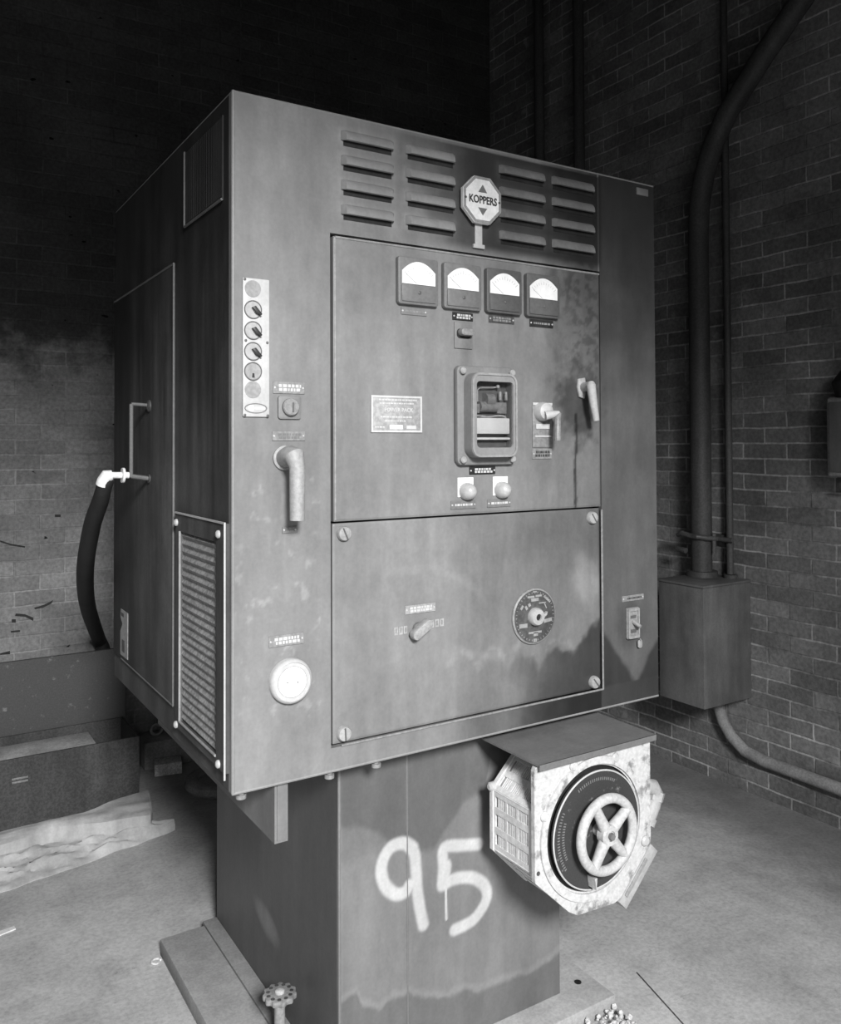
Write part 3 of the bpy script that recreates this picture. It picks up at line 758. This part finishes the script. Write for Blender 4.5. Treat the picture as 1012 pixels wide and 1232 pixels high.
# bolts hanging under the front flange
for px, py in ((400, 936), (455, 921.5), (290, 957.5)):
    p = at(px, py, 'z', .818)
    b = B(); b.lathe([(.011, 0), (.011, .008), (.006, .008), (.006, .017), (.001, .017)], (p[0], max(p[1], .012), .8135), 'z', n=12); b.build('flange_bolt', M['plate'], cab)
# ---- left side of the cabinet
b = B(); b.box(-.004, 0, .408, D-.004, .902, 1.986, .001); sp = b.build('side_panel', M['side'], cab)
b = B(); b.tube([(-.004, .4085, .905), (-.004, .4085, 1.986)], .0028, 8); b.tube([(-.004, .4085, 1.986), (-.004, D-.006, 1.986)], .0028, 8); b.tube([(-.004, .4085, .904), (-.004, .955, .904)], .0022, 8)
b.build('panel_rim', M['rim'], sp)
gy0, gy1, gz0, gz1 = .016, .370, .868, 1.377
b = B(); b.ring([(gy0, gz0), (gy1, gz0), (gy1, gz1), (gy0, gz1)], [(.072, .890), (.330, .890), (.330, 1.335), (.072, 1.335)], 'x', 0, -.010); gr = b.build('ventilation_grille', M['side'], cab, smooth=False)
b = B()
N = 230; prof = []
for i in range(N+1):
    z = .889+.447*i/N; ph = ((z-.889)/.0186) % 1.0
    prof.append((-.001-.006*(1-abs(2*ph-1)), z))
for (x, z), (x2, z2) in zip(prof, prof[1:]):
    v = [b.bm.verts.new(p) for p in ((x, .071, z), (x, .331, z), (x2, .331, z2), (x2, .071, z2))]; b.face(v)
bmesh.ops.remove_doubles(b.bm, verts=b.bm.verts, dist=1e-5)
b.build('grille_mesh', M['grille'], gr)
b = B(); b.box(-.0125, -.009, gy0-.001, gy1, gz1-.001, gz1+.003); b.box(-.0125, -.009, gy0-.002, gy0+.0015, gz0-.012, gz1+.003); b.build('grille_lip', M['cream'], gr, smooth=False)
b = B(); b.tube([(-.011, .331, .889), (-.011, .331, 1.336)], .0028, 8); b.tube([(-.011, .331, .889), (-.011, .072, .889)], .0028, 8); b.build('mesh_border', M['disc'], gr)
for (y, z) in ((.357, 1.3545), (.052, 1.353), (.357, .875), (.052, .878)):
    b = B(); b.lathe([(.0085, 0), (.0085, .004), (.005, .007), (.001, .0075)], (-.010, y, z), 'x', n=16); b.build('grille_screw', M['cream'], gr)
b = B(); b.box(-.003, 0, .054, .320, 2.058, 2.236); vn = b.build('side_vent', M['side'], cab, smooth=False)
b = B(); b.tube([(-.004, .320, 2.057), (-.004, .320, 2.236)], .003, 8); b.tube([(-.004, .320, 2.057), (-.004, .054, 2.057)], .003, 8); b.build('vent_border', M['rim'], vn)
b = B()
for k in range(24):
    y = .060+.0108*k; b.box(-.0036, -.003, y, y+.004, 2.064, 2.232)
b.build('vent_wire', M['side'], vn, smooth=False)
b = B(); yb = .634
b.tube([(-.002, yb, 1.646), (-.030, yb, 1.648), (-.052, yb, 1.649)], .0045, 10); b.tube([(-.052, yb, 1.649), (-.052, yb, 1.455)], .0052, 10); b.tube([(-.052, yb, 1.458), (-.002, yb, 1.450)], .006, 10)
bh = b.build('bail_handle', M['rim'], cab)
b = B(); b.lathe([(.016, 0), (.016, .006), (.008, .010), (.001, .010)], (-.002, yb, 1.645), 'x', n=20); b.build('handle_mount', M['dark'], bh)
b = B(); b.lathe([(.012, 0), (.012, .006), (.001, .007)], (-.002, yb, 1.450), 'x', n=20); b.build('handle_mount', M['dark'], bh)
b = B(); b.prism([(.870, .918), (.962, .916), (.962, .985), (.935, 1.010), (.962, 1.03), (.955, 1.052), (.870, 1.052)], 'x', -.0042, -.0055); tl = b.build('torn_label', M['platel'], cab, smooth=False)
b = B(); b.box(-.0062, -.0054, .905, .940, .930, .965); b.box(-.0062, -.0054, .915, .952, 1.033, 1.043); b.build('label_print', M['dark'], tl, smooth=False)
# support channel hanging below
b = B(); b.prism([(.098, .700), (.128, .700), (.128, ZB-.001), (.122, ZB-.001), (.122, .706), (.104, .706), (.104, ZB-.001), (.098, ZB-.001)], 'y', .016, .93)
b.box(.1035, .1225, .014, .0165, .7055, ZB-.001)
sc_ = b.build('support_channel', M['plain'], smooth=False); tag(sc_, 'narrow steel channel hanging under the front left corner of the cabinet', 'channel')

# ================================================================== PEDESTAL
ped = thing('steel_pedestal', (.62, .53, PZ0), 'grey sheet steel pedestal with 95 sprayed in white, under the control cabinet', 'pedestal')
front_grid('pedestal_front', PX0, PX1, PZ0, ZB, PY0, .012, M['ped'], ped, ped_paint, step=.0032)
b = B(); b.box(PX0, PX0+.012, PY0+.012, PY1, PZ0, ZB); b.box(PX1-.012, PX1, PY0+.012, PY1, PZ0, ZB); b.box(PX0+.012, PX1-.012, PY1-.012, PY1, PZ0, ZB)
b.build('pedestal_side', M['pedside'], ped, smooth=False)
sx = F(490, 1000, .1)[0]
b = B(); b.tube([(sx, PY0, PZ0+.01), (sx, PY0, ZB-.004)], .0016, 6); b.build('seam', M['plain'], ped)
b = B(); b.tube([(PX0+.002, PY0+.002, PZ0), (PX0+.002, PY0+.002, ZB)], .004, 8); b.build('corner_bead', M['plain'], ped)

# ================================================================== BASE
base = thing('skid_base', (.62, .48, 0), 'low flat concrete coloured base slab under the steel pedestal', 'base')
b = B(); b.box(.252, 1.079, .016, .965, 0.001, .049, .003); b.build('base_slab', M['skid'], base)
b = B(); b.box(.108, .244, -.35, .940, 0.001, .049, .004); b.build('side_rail', M['skid'], base)
b = B(); b.box(.2455, .2895, -.35, .962, 0.001, .051, .002); b.build('angle_strip', M['skid2'], base)
b = B(); b.lathe([(.010, 0), (.010, .0012), (.001, .0012)], (1.03, .11, .0490), 'z', n=14); b.build('bolt_hole', M['black'], base)
# rubble lying in the front corner of the base
rb = B()
rs = random.Random(3)
for k in range(200):
    x, y = rs.uniform(.88, 1.075), rs.uniform(-.14, .005); s = rs.uniform(.003, .009)
    t = bmesh.new(); bmesh.ops.create_icosphere(t, subdivisions=1, radius=s)
    for v in t.verts: v.co *= rs.uniform(.6, 1.25)
    rb.add(t, Matrix.Translation((x, y, s*.6+.002+max(0, (.02+y*.15)))) @ Matrix.Rotation(rs.uniform(0, 6), 4, (rs.random(), rs.random(), 1)))
o = rb.build('rubble', M['rubble'], smooth=False); tag(o, 'small heap of pale broken rubble in front of the base slab', 'rubble'); o['kind'] = 'stuff'

# ================================================================== VALVE on the side rail
vx, vy = .2300, .306
vz = .191
va = thing('drain_valve', (vx, vy, .051), 'small valve with ribbed round handwheel standing beside the pedestal', 'valve')
b = B(); b.lathe([(.018, 0), (.018, .03), (.014, .034), (.013, .125), (.016, .128)], (vx, vy, .051), 'z', n=24); b.build('valve_stem', M['flex'], va)
b = B(); n = 88; prof = []
out = [(vx+(.0395+.0028*math.cos(11*t))*math.cos(t), vy+(.0395+.0028*math.cos(11*t))*math.sin(t)) for t in [2*PI*k/n for k in range(n)]]
b.prism(out, 'z', vz-.013, vz, .0025); vh = b.build('valve_handwheel', M['flex'], va)
b = B()
for k in range(11):
    t = 2*PI*(k+.5)/11; b.lathe([(.0050, 0), (.0050, .0008), (.0005, .0008)], (vx+.029*math.cos(t), vy+.029*math.sin(t), vz), 'z', n=12)
b.build('wheel_hole', M['dark'], vh)
b = B(); b.lathe([(.012, 0), (.012, .004), (.007, .007), (.0005, .007)], (vx, vy, vz), 'z', n=18); b.build('wheel_nut', M['board'], vh)

# ================================================================== VOLTAGE REGULATOR with handwheel
VX, VZ, VY = .838, .622, -.160
reg = thing('voltage_regulator', (VX, .0, .43), 'chipped white regulator with black dial and handwheel on the pedestal front', 'regulator')
P_ = [(.656, .800), (.656, .540), (.757, .446), (.785, .430), (.905, .424), (.926, .432), (1.031, .537), (1.031, .800)]
Pe = []
def resample(poly, cx, cz, n):
    out = []
    for k in range(n):
        a = 2*PI*k/n; dx_, dz_ = math.cos(a), math.sin(a); best = 1e9
        for (x1, z1), (x2, z2) in zip(poly, poly[1:]+poly[:1]):
            ex_, ez_ = x2-x1, z2-z1; den = dx_*ez_-dz_*ex_
            if abs(den) < 1e-12: continue
            t = ((x1-cx)*ez_-(z1-cz)*ex_)/den; s = ((x1-cx)*dz_-(z1-cz)*dx_)/den
            if t > 0 and -1e-6 <= s <= 1+1e-6: best = min(best, t)
        out.append((cx+dx_*best, cz+dz_*best))
    return out
NN = 160
b = B(); b.ring(resample(P_, VX, VZ, NN), circ(VX, VZ, .146, NN), 'y', VY, VY+.012); b.build('front_plate', M['enamel'], reg, smooth=False)
b = B(); inn = [(VX+(x-VX)*.93, VZ+(z-VZ)*.93) for x, z in P_]
b.ring(circ(VX, VZ, .168, NN), circ(VX, VZ, .150, NN), 'y', VY-.006, VY+.002); b.build('dial_surround', M['enamel'], reg)
b = B(); b.prism(circ(VX, VZ, .150, 60), 'y', VY+.010, VY+.014); b.build('dial_recess', M['black'], reg)
b = B(); b.lathe([(.1375, -.004), (.1375, .003), (.1350, .005), (.1340, .0035), (.001, .0035)], (VX, VY-.008, VZ), n=72); dl = b.build('dial_plate', M['dial'], reg); dl['label'] = 'spotted black dial plate'
b = B(); b.torus((VX, VY-.012, VZ), .1370, .0022, n=80, m=8); b.build('dial_rim', M['cream'], dl)
# faint dial graduations
rnd = random.Random(8)
for a0, a1, rad in ((62, 120, .118), (160, 205, .108), (150, 215, .122)):
    a = a0; b = B()
    while a < a1:
        t = math.radians(a); w = .0013
        tt = B(); tt.box(-w, w, -.0006, .0006, -.0035, .0035); q = tt.bm.copy(); tt.bm.free()
        b.add(q, Matrix.Translation((VX+rad*math.cos(t), VY-.0125, VZ+rad*math.sin(t))) @ Matrix.Rotation(PI/2-t, 4, 'Y')); a += 3.2
    b.build('dial_lettering', M['meter'], dl, smooth=False)
# handwheel
HY = VY-.047; hxw, hzw, HR = VX-.002, VZ+.002, .0825
b = B(); b.torus((hxw, HY, hzw), HR, .0115, n=72, m=16); hw = b.build('handwheel', M['wheel'], reg)
for k in range(4):
    t = math.radians(38+90*k) if k != 1 else math.radians(118)
    t = math.radians((35, 118, 238, 312)[k])
    c, s = math.cos(t), math.sin(t)
    b = B(); b.tube([(hxw+c*.016, HY, hzw+s*.016), (hxw+c*.05, HY, hzw+s*.05), (hxw+c*HR, HY, hzw+s*HR)], [.0150, .0125, .0115], 12); b.build('spoke', M['wheel'], hw)
b = B(); b.lathe([(.014, -.034), (.015, -.012), (.024, -.010), (.024, .010), (.021, .014), (.012, .014), (.0115, .010), (.0005, .010)], (hxw, HY, hzw), n=32); b.build('wheel_hub', M['wheel'], hw)
b = B(); b.prism(circ(hxw, hzw, .0085, 6), 'y', HY-.008, HY-.019); b.build('hub_nut', M['meter'], hw, smooth=False)
b = B(); t = math.radians(250); b.prism([(hxw-.033, hzw-.098), (hxw-.025, hzw-.098), (hxw-.028, hzw-.126)], 'y', HY+.008, VY-.013); b.build('wheel_pointer', M['wheel'], hw, smooth=False)
# casing with slotted facets
b = B(); AP = .174; R8 = AP/math.cos(PI/8); b.prism(circ(VX, VZ, R8-.006, 8, PI/8), 'y', -.147, .008); cg = b.build('casing', M['cagein'], reg, smooth=False)
b = B(); FL = 2*AP*math.tan(PI/8)
for k in range(8):
    t = B(); Y0, Y1 = -.146, .010; h = FL/2
    def bar(y0, y1, z0, z1, th=.0045): t.box(-th, 0, y0, y1, z0, z1)
    ys = [Y0, Y0+.020]; cols = 3; cw = (Y1-Y0-.034)/cols
    bar(Y0, Y0+.020, -h, h); bar(Y1-.012, Y1, -h, h)
    for c in range(1, cols): bar(Y0+.020+cw*c-.004, Y0+.020+cw*c+.004, -h, h)
    for zr in (-h+.006, -h*.33, h*.33, h-.006): bar(Y0, Y1, zr-.008, zr+.008, .005)
    for c in range(cols):
        for j in range(5):
            yy = Y0+.026+cw*c+(cw-.010)*j/5; bar(yy, yy+.0032, -h, h, .0035)
    q = t.bm.copy(); t.bm.free()
    b.add(q, Matrix.Translation((VX, 0, VZ)) @ Matrix.Rotation(PI/4*k, 4, 'Y') @ Matrix.Translation((-AP+.0045, 0, 0)))
b.build('slotted_cover', M['cage'], cg, smooth=False)
b = B(); o8 = circ(VX, VZ, R8+.004, 8, PI/8); i8 = circ(VX, VZ, R8-.010, 8, PI/8)
b.ring(o8, i8, 'y', .004, .016); b.ring(o8, i8, 'y', -.150, -.138); b.build('casing_flange', M['cage'], cg, smooth=False)
b = B(); b.cyl((VX, .008, VZ), (VX, .0995, VZ), .10); b.build('mounting_boss', M['dark'], reg)
# bolts on the front plate
for (px, py, r, m_) in ((741, 912, .012, 'cream'), (691, 922, .012, 'enamel'), (656, 983, .012, 'enamel'), (777, 1012, .013, 'cream'), (649, 1052, .005, 'dark'), (738, 1069, .004, 'dark'), (770, 948, .005, 'dark')):
    p = at(px, py, 'y', VY-.004)
    b = B(); b.lathe([(r, -.004), (r, .004 if r > .006 else .001), (r*.7, .008 if r > .006 else .0012), (.0005, .0085 if r > .006 else .0012)], (p[0], VY, p[2]), n=18); b.build('plate_bolt', M[m_], reg)
b = B(); p = at(590, 947, 'y', .01); b.lathe([(.011, -.008), (.011, .006), (.006, .010), (.0005, .010)], (p[0]+.006, .012, p[2]), 'x', n=16); b.build('casing_bolt', M['cream'], reg)
# canopy
b = B(); b.box(.661, 1.040, -.172, .098, .8035, .8085); b.box(.661, 1.040, -.174, -.169, .7945, .8085, .001); b.build('canopy', M['canopy'], reg, smooth=False)
# side fittings
b = B()
b.tube([(1.010, -.11, .650), (1.066, -.11, .654), (1.092, -.11, .646), (1.103, -.11, .628), (1.092, -.11, .600), (1.066, -.11, .558)], [.017, .019, .020, .021, .021, .020], 18)
b.tube([(1.107, -.11, .633), (1.098, -.11, .612)], [.0245, .0245], 6); b.tube([(1.076, -.11, .574), (1.066, -.11, .558)], [.0235, .0235], 18); b.tube([(1.066, -.11, .558), (1.025, -.11, .516)], [.015, .015], 14)
b.build('conduit_elbow', M['pale'], reg)
u = Vector((.105, 0, .105)).normalized(); w = Vector((u.z, 0, -u.x))
c0 = Vector((.925, -.150, .417)); q = [c0, c0+u*.160, c0+u*.160+w*.034, c0+w*.034]
b = B(); b.prism([(v.x, v.z) for v in q], 'y', -.155, -.085, .002); tb_ = b.build('terminal_cover', M['pale'], reg)
b = B(); e = [q[0]+u*.022+w*.003, q[0]+u*.125+w*.003, q[0]+u*.125+w*.014, q[0]+u*.022+w*.014]; b.prism([(v.x, v.z) for v in e], 'y', -.155, -.158, .001); b.build('terminal_strip', M['disc'], tb_)

# ================================================================== RIGHT WALL FITTINGS
jb = thing('junction_box', (2.46, .84, .42), 'square steel junction box on the right brick wall, below the thick conduit', 'junction box')
jx0, jy0, jy1, jz0, jz1 = 2.307, .719, .962, .420, .928
b = B(); b.box(jx0, 2.619, jy0, jy1, jz0, jz1, .004); b.build('box_body', M['jbox'], jb)
b = B(); b.box(jx0-.006, 2.619, jy0-.006, jy1+.006, jz1, jz1+.010, .002); b.build('box_lid', M['jbox'], jb)
b = B(); b.tube([(2.53, .908, jz1+.010), (2.53, .908, jz1+.034)], [.072, .068], 24); b.build('pipe_flange', M['pipe'], jb)
b = B(); b.tube([(2.585, .798, jz1+.010), (2.585, .798, jz1+.025)], [.03, .03], 18); b.build('pipe_flange', M['pipe'], jb)
def bend(p, q, r, n=10): pass
tp = [(2.53, .908, .962), (2.53, .908, 1.6), (2.53, .908, 2.46), (2.53, .900, 2.62), (2.53, .870, 2.76), (2.53, .815, 2.89), (2.53, .740, 3.00), (2.53, .56, 3.18), (2.53, -.6, 4.2)]
cp = thing('conduit_pipe', (2.53, .908, .962), 'thick vertical conduit pipe rising from the junction box on the right wall', 'pipe')
b = B(); b.tube(tp, .046, 24); b.build('pipe_run', M['pipe'], cp)
b = B(); b.tube([(2.53, .908, 1.10), (2.53, .908, 1.122)], .050, 24); b.build('pipe_collar', M['pipe'], cp)
b = B(); b.box(2.578, 2.6195, .84, .975, 1.10, 1.125); b.build('pipe_bracket', M['pipe'], cp)
o = B().tube([(2.585, .798, .955), (2.585, .798, 1.8), (2.585, .798, 4.395)], .0155, 16).build('conduit_tube', M['pipe']); tag(o, 'thin conduit tube running up the brick wall right of the thick conduit pipe', 'conduit')
ps = thing('pipe_strap', (2.56, .85, 1.13), 'dark iron strap clamping the thick and thin conduits above the junction box', 'strap')
b = B()
b.tube([(2.478, 1.00, 1.118), (2.470, .965, 1.130), (2.476, .925, 1.120), (2.473, .885, 1.120), (2.50, .855, 1.115), (2.555, .84, 1.110), (2.562, .80, 1.108), (2.562, .765, 1.110)], [.010, .012, .012, .012, .012, .011, .011, .010], 12); b.build('strap_bar', M['dark'], ps)
b = B(); b.tube([(2.54, .848, 1.135), (2.54, .848, 1.045)], .010, 10); b.build('strap_bolt', M['dark'], ps)
b = B(); b.tube([(2.48, 1.005, 1.055), (2.48, .955, 1.05)], .013, 10); b.build('strap_bolt', M['dark'], ps)
cpts = [at(x, y, 'x', 2.5935) for x, y in ((864, 846), (870, 868), (880, 886), (897, 904), (920, 916), (950, 927), (980, 938), (1012, 950), (1080, 975), (1150, 1000))]
o = B().tube([tuple(p) for p in cpts], .0255, 18).build('curved_conduit', M['flex']); tag(o, 'grey conduit curving down from under the junction box along the right wall', 'conduit')
wbx = thing('wall_box', (2.56, .17, 1.39), 'grey electrical box on the right wall at the edge of the photo', 'electrical box')
e0 = at(992.5, 478, 'x', 2.50); e1 = at(992.5, 574, 'x', 2.50)
b = B(); b.box(2.50, 2.619, e0[1]-.28, e0[1], e1[2], e0[2], .016, 3); b.build('box_case', M['flex'], wbx)
b = B(); b.box(2.494, 2.502, e0[1]-.26, e0[1]-.018, e1[2]+.02, e0[2]-.02, .003); b.build('box_door', M['jbox'], wbx)
b = B(); b.box(2.555, 2.61, e0[1]-.10, e0[1]-.012, e1[2]-.045, e1[2]); b.build('box_gland', M['dark'], wbx)
b = B(); b.tube([(2.56, e0[1]-.09, e0[2]-.002), (2.56, e0[1]-.09, e0[2]+.05), (2.57, e0[1]-.09, e0[2]+.11)], [.07, .085, .05], 18); b.build('cable_entry', M['rubber'], wbx)
for i, (px, y) in enumerate(((675, 2.05), (712, 1.72))):
    o = B().tube([(2.56, y, 0.002), (2.56, y, 2.0), (2.56, y, 4.395)], .030, 16).build('riser_pipe', M['pipe'])
    tag(o, ('dark riser pipe in the far corner behind the cabinet, the left one of two', 'dark riser pipe behind the cabinet, the right one of two')[i], 'pipe', 'riser pipes in the dark corner')

# ================================================================== HOSE
hs = thing('rubber_hose', (-.10, .634, 1.45), 'thick black rubber hose drooping from the fitting on the cabinet side', 'hose')
hp = [(-.108, .640, 1.452), (-.116, .648, 1.434)]+[tuple(at(px, py, 'y', yy)) for px, py, yy in ((121, 602, .70), (110, 636, .86), (102.5, 688, 1.18), (106, 731, 1.72), (118, 767, 2.485))]+[tuple(at(125, 792, 'y', 2.512)), (.235, 2.512, .30)]
hp3 = []
for j in range(len(hp)-1):
    pass
def cr3(pts, m=6):
    P = [pts[0]]+list(pts)+[pts[-1]]; out = []
    for i in range(1, len(P)-2):
        for k in range(m):
            t = k/m; out.append(tuple(.5*(2*P[i][j]+(P[i+1][j]-P[i-1][j])*t+(2*P[i-1][j]-5*P[i][j]+4*P[i+1][j]-P[i+2][j])*t*t+(3*P[i][j]-P[i-1][j]-3*P[i+1][j]+P[i+2][j])*t**3) for j in range(3)))
    out.append(P[-2]); return out
hc = cr3(hp); b = B(); b.tube(hc, [.0170+.0165*min(1, i/42) for i in range(len(hc))], 18); b.build('hose_run', M['rubber'], hs)
b = B(); b.tube([(-.058, .634, 1.4605), (-.115, .634, 1.462)], [.0085, .0085], 14); b.tube([(-.070, .634, 1.4605), (-.076, .634, 1.4607)], [.020, .020], 18)
b.tube([(-.100, .634, 1.462), (-.113, .636, 1.460), (-.119, .64, 1.448), (-.120, .645, 1.438)], [.013, .0175, .018, .019], 18); b.build('hose_fitting', M['emblem'], hs)

# ================================================================== CLUTTER AT THE LEFT
b = B(); b.box(-1.9, .352, 2.446, 2.466, .0015, .592, .003)
o = b.build('steel_plate', M['block']); tag(o, 'large speckled rusty steel plate standing on edge before the back brick wall', 'plate')
tr = thing('steel_trough', (-.6, 2.26, 0), 'long open steel trough on the floor in front of the rusty plate', 'trough')
ux0, ux1, uy0, uy1, uz = -1.9, .330, 2.105, 2.418, .280
b = B(); b.box(ux0, ux1, uy0, uy0+.010, .001, uz); b.box(ux0, ux1, uy1-.010, uy1, .001, uz); b.box(ux1-.010, ux1, uy0+.010, uy1-.010, .001, uz); b.box(ux0, ux0+.01, uy0+.010, uy1-.010, .001, uz); b.box(ux0+.01, ux1-.01, uy0+.01, uy1-.01, .001, .02)
b.build('trough_shell', M['trough'], tr, smooth=False)
b = B(); t = B(); t.box(-.06, .0, -.0015, 0, -.004, .004, .001); t.box(-.06, .0, -.0015, 0, .010, .018, .001); q = t.bm.copy(); t.bm.free()
b.add(q, Matrix.Translation((-.11, uy0, .185))); b.build('stamped_mark', M['plate'], tr)
o = B().box(-1.7, .165, 2.135, 2.345, .236, .262, .003).build('wooden_board', M['board']); tag(o, 'pale wooden board lying inside the open steel trough', 'board')
for k, x in enumerate((-1.4, .02)):
    o = B().box(x, x+.06, 2.125, 2.400, .0205, .2355).build('wooden_bearer', M['board'])
    tag(o, ('wooden bearer at the near hidden end of the trough, under the board', 'wooden bearer inside the trough under the right end of the board')[k], 'bearer')
# crumpled sheet
b = B(); nx, ny = 110, 40
top = [at(*q) for q in ((-60, 1010, 'z', .13), (0, 1003, 'z', .13), (100, 980, 'z', .12), (178, 953, 'z', .11))]
V = {}
def lerp_path(pts, x):
    if x <= pts[0][0]: return pts[0][1]
    for (a, c), (e_, g_) in zip(pts, pts[1:]):
        if x <= e_: return c+(g_-c)*(x-a)/(e_-a)
    return pts[-1][1]
front_y = [(-1.2, 1.60), (-.262, 1.594), (-.013, 1.637), (.175, 1.689), (.379, 1.738)]
ridge_y = [(-1.2, 1.74), (-.245, 1.768), (-.15, 1.79), (-.07, 1.822), (.0, 1.80), (.10, 1.765), (.27, 1.735), (.38, 1.76)]
back_y = [(-1.2, 1.83), (-.24, 1.848), (.055, 1.853), (.20, 1.91), (.32, 1.935), (.4, 1.935)]
for i in range(nx+1):
    x = -1.1+1.482*i/nx
    yf = lerp_path(front_y, x); yr = lerp_path(ridge_y, x); yb = lerp_path(back_y, x)
    for j in range(ny+1):
        t = j/ny; xx = x
        if t < .55:
            s = t/.55; y = yf+(yr-yf)*s; z = .004+.044*s**.7+.042*sstep(.94, 1.0, s)
            cre = abs(noise.fractal(Vector((x*5-y*9, x*2+y*17, 3.0)), 1.0, 2.0, 5))
            z += (.030*cre-.006)*min(1, s*5)*min(1, (1-s)*6+.2)
            if s < .2: y += .018*noise.noise(Vector((x*11, 2.0, 0)))*(1-s*5)
            if s > .80 and x > .285: xx = .285+(x-.285)*max(.12, 1-(s-.8)*6)
        else:
            s = (t-.55)/.45; y = yr+(yb-yr)*s; z = .090+.018*s+.006*math.sin(s*PI)
            z += .004*noise.fractal(Vector((x*7, y*24, 7.0)), 1.0, 2.0, 4)
            if x > .285: xx = .285+(x-.285)*.12+.03*s
        V[i, j] = b.bm.verts.new((xx, y, max(.003, z)))
for i in range(nx):
    for j in range(ny): b.face((V[i, j], V[i+1, j], V[i+1, j+1], V[i, j+1]))
rim = [V[i, 0] for i in range(nx+1)]+[V[nx, j] for j in range(1, ny+1)]+[V[i, ny] for i in range(nx-1, -1, -1)]+[V[0, j] for j in range(ny-1, 0, -1)]
low = [b.bm.verts.new((v.co.x, v.co.y, .0015)) for v in rim]
for i in range(len(rim)): j = (i+1) % len(rim); b.face((rim[i], low[i], low[j], rim[j]))
b.face(low)
o = b.build('canvas_sheet', M['sheet']); tag(o, 'crumpled pale canvas sheet folded on the floor in front of the trough', 'sheet')
# loose brick, ring, block behind
t = B(); t.box(-.062, .062, -.045, .045, 0, .055, .004); q = t.bm.copy(); t.bm.free()
b = B(); b.add(q, Matrix.Translation((.525, 2.365, .0015)) @ Matrix.Rotation(-.22, 4, 'Z')); o = b.build('loose_brick', M['loose']); tag(o, 'half brick lying loose on the floor under the cabinet, right of the trough', 'brick')
b = B(); b.lathe([(.105, 0), (.155, 0), (.165, .015), (.160, .040), (.140, .050), (.112, .046), (.105, .03)], (.69, 2.075, .0015), 'z', n=48)
o = b.build('flange_ring', M['ring']); tag(o, 'round dark iron ring lying on the floor beneath the cabinet corner', 'ring')
b = B(); b.box(.43, 1.05, 2.42, 2.585, .0015, .135, .012); o = b.build('kerb_block', M['kerb']); tag(o, 'dark low block on the floor at the foot of the back wall', 'block')
cpt = [(.505+.030*math.cos(t)*(1-.06*t), 2.525-.002*t, .175-.028*math.sin(t)*(1-.05*t)) for t in [k*.25 for k in range(24)]]
cpt = [(x, 2.50, z-.0075) for x, y, z in cpt]
b = B(); b.tube(cpt, .0065, 8); o = b.build('curled_scrap', M['disc']); tag(o, 'small pale curled scrap on top of the dark low block', 'scrap')
p = at(188, 1156, 'z', .006)
b = B(); b.tube([(p[0]+.013*math.cos(t), p[1]+.013*math.sin(t), .0045) for t in [k*.22 for k in range(24)]], .0032, 8)
o = b.build('wire_loop', M['rubble']); tag(o, 'tiny pale wire loop lying on the floor left of the base rail', 'wire')
q = [at(px, py, 'z', .002) for px, py in ((-14, 1126), (2, 1120), (17, 1115), (19, 1118), (4, 1124), (-12, 1131))]
b = B(); b.prism([(v[0], v[1]) for v in q], 'z', .0008, .0045); o = b.build('paper_scrap', M['emblem'], smooth=False); tag(o, 'thin white scrap of paper on the floor at the left edge', 'scrap')
# flat dark pieces coloured for the shade inside holes and cracks of the back wall
for k, pts in enumerate(([(18, 741), (30, 742), (40, 747), (40, 743), (30, 739), (19, 738)], [(41, 731), (52, 728), (64, 722), (62, 726), (52, 731), (42, 733)], [(14, 749), (19, 749), (19, 745), (14, 745)], [(0, 788), (12, 787), (12, 783), (0, 786)], [(13, 761), (24, 760), (24, 758), (13, 759)], [(66, 622), (73, 622), (73, 619), (66, 619)], [(0, 652), (12, 656), (30, 659), (30, 657), (12, 654), (0, 650)])):
    q = [at(px, py, 'y', 2.6) for px, py in pts]
    b = B(); b.prism([(p[0], p[2]) for p in q], 'y', 2.598, 2.606); struct(b.build('crack_mark_%d' % (k+2), M['rubber'], smooth=False))
# groove line in the floor
g0, g1 = at(766, 1170, 'z', 0), at(830, 1241, 'z', 0); d_ = (g1-g0)/np.linalg.norm(g1-g0); nrm = np.array((-d_[1], d_[0], 0))*.0022
b = B(); v = [b.bm.verts.new(tuple(p+np.array((0, 0, h)))) for h in (.0, .0008) for p in (g0-nrm, g0+nrm, g1+nrm, g1-nrm)]
for f in ((0, 1, 2, 3), (4, 5, 6, 7), (0, 1, 5, 4), (1, 2, 6, 5), (2, 3, 7, 6), (3, 0, 4, 7)): b.face([v[i] for i in f])
struct(b.build('crack_mark_1', M['trough'], smooth=False))

# ================================================================== LIGHT
def spot(name, loc, target, power, size, blend, rad):
    l = bpy.data.lights.new(name, 'SPOT'); l.energy = power; l.spot_size = math.radians(size); l.spot_blend = blend; l.shadow_soft_size = rad
    o = bpy.data.objects.new(name, l); COL.objects.link(o); o.location = loc
    o.rotation_euler = (Vector(target)-Vector(loc)).to_track_quat('-Z', 'Y').to_euler(); return o
spot('yard_daylight', (-.95, -4.2, 3.22), (-.12, -.5, .2), 2150, 73, 1.0, .45)
wd = bpy.data.worlds.new('world'); SC.world = wd; wd.use_nodes = True
wd.node_tree.nodes['Background'].inputs[0].default_value = (1, 1, 1, 1); wd.node_tree.nodes['Background'].inputs[1].default_value = 1.0
SC.view_settings.view_transform = 'Standard'; SC.view_settings.look = 'None'; SC.view_settings.exposure = 0.0; SC.view_settings.gamma = 1.0; SC.view_settings.use_curve_mapping = False
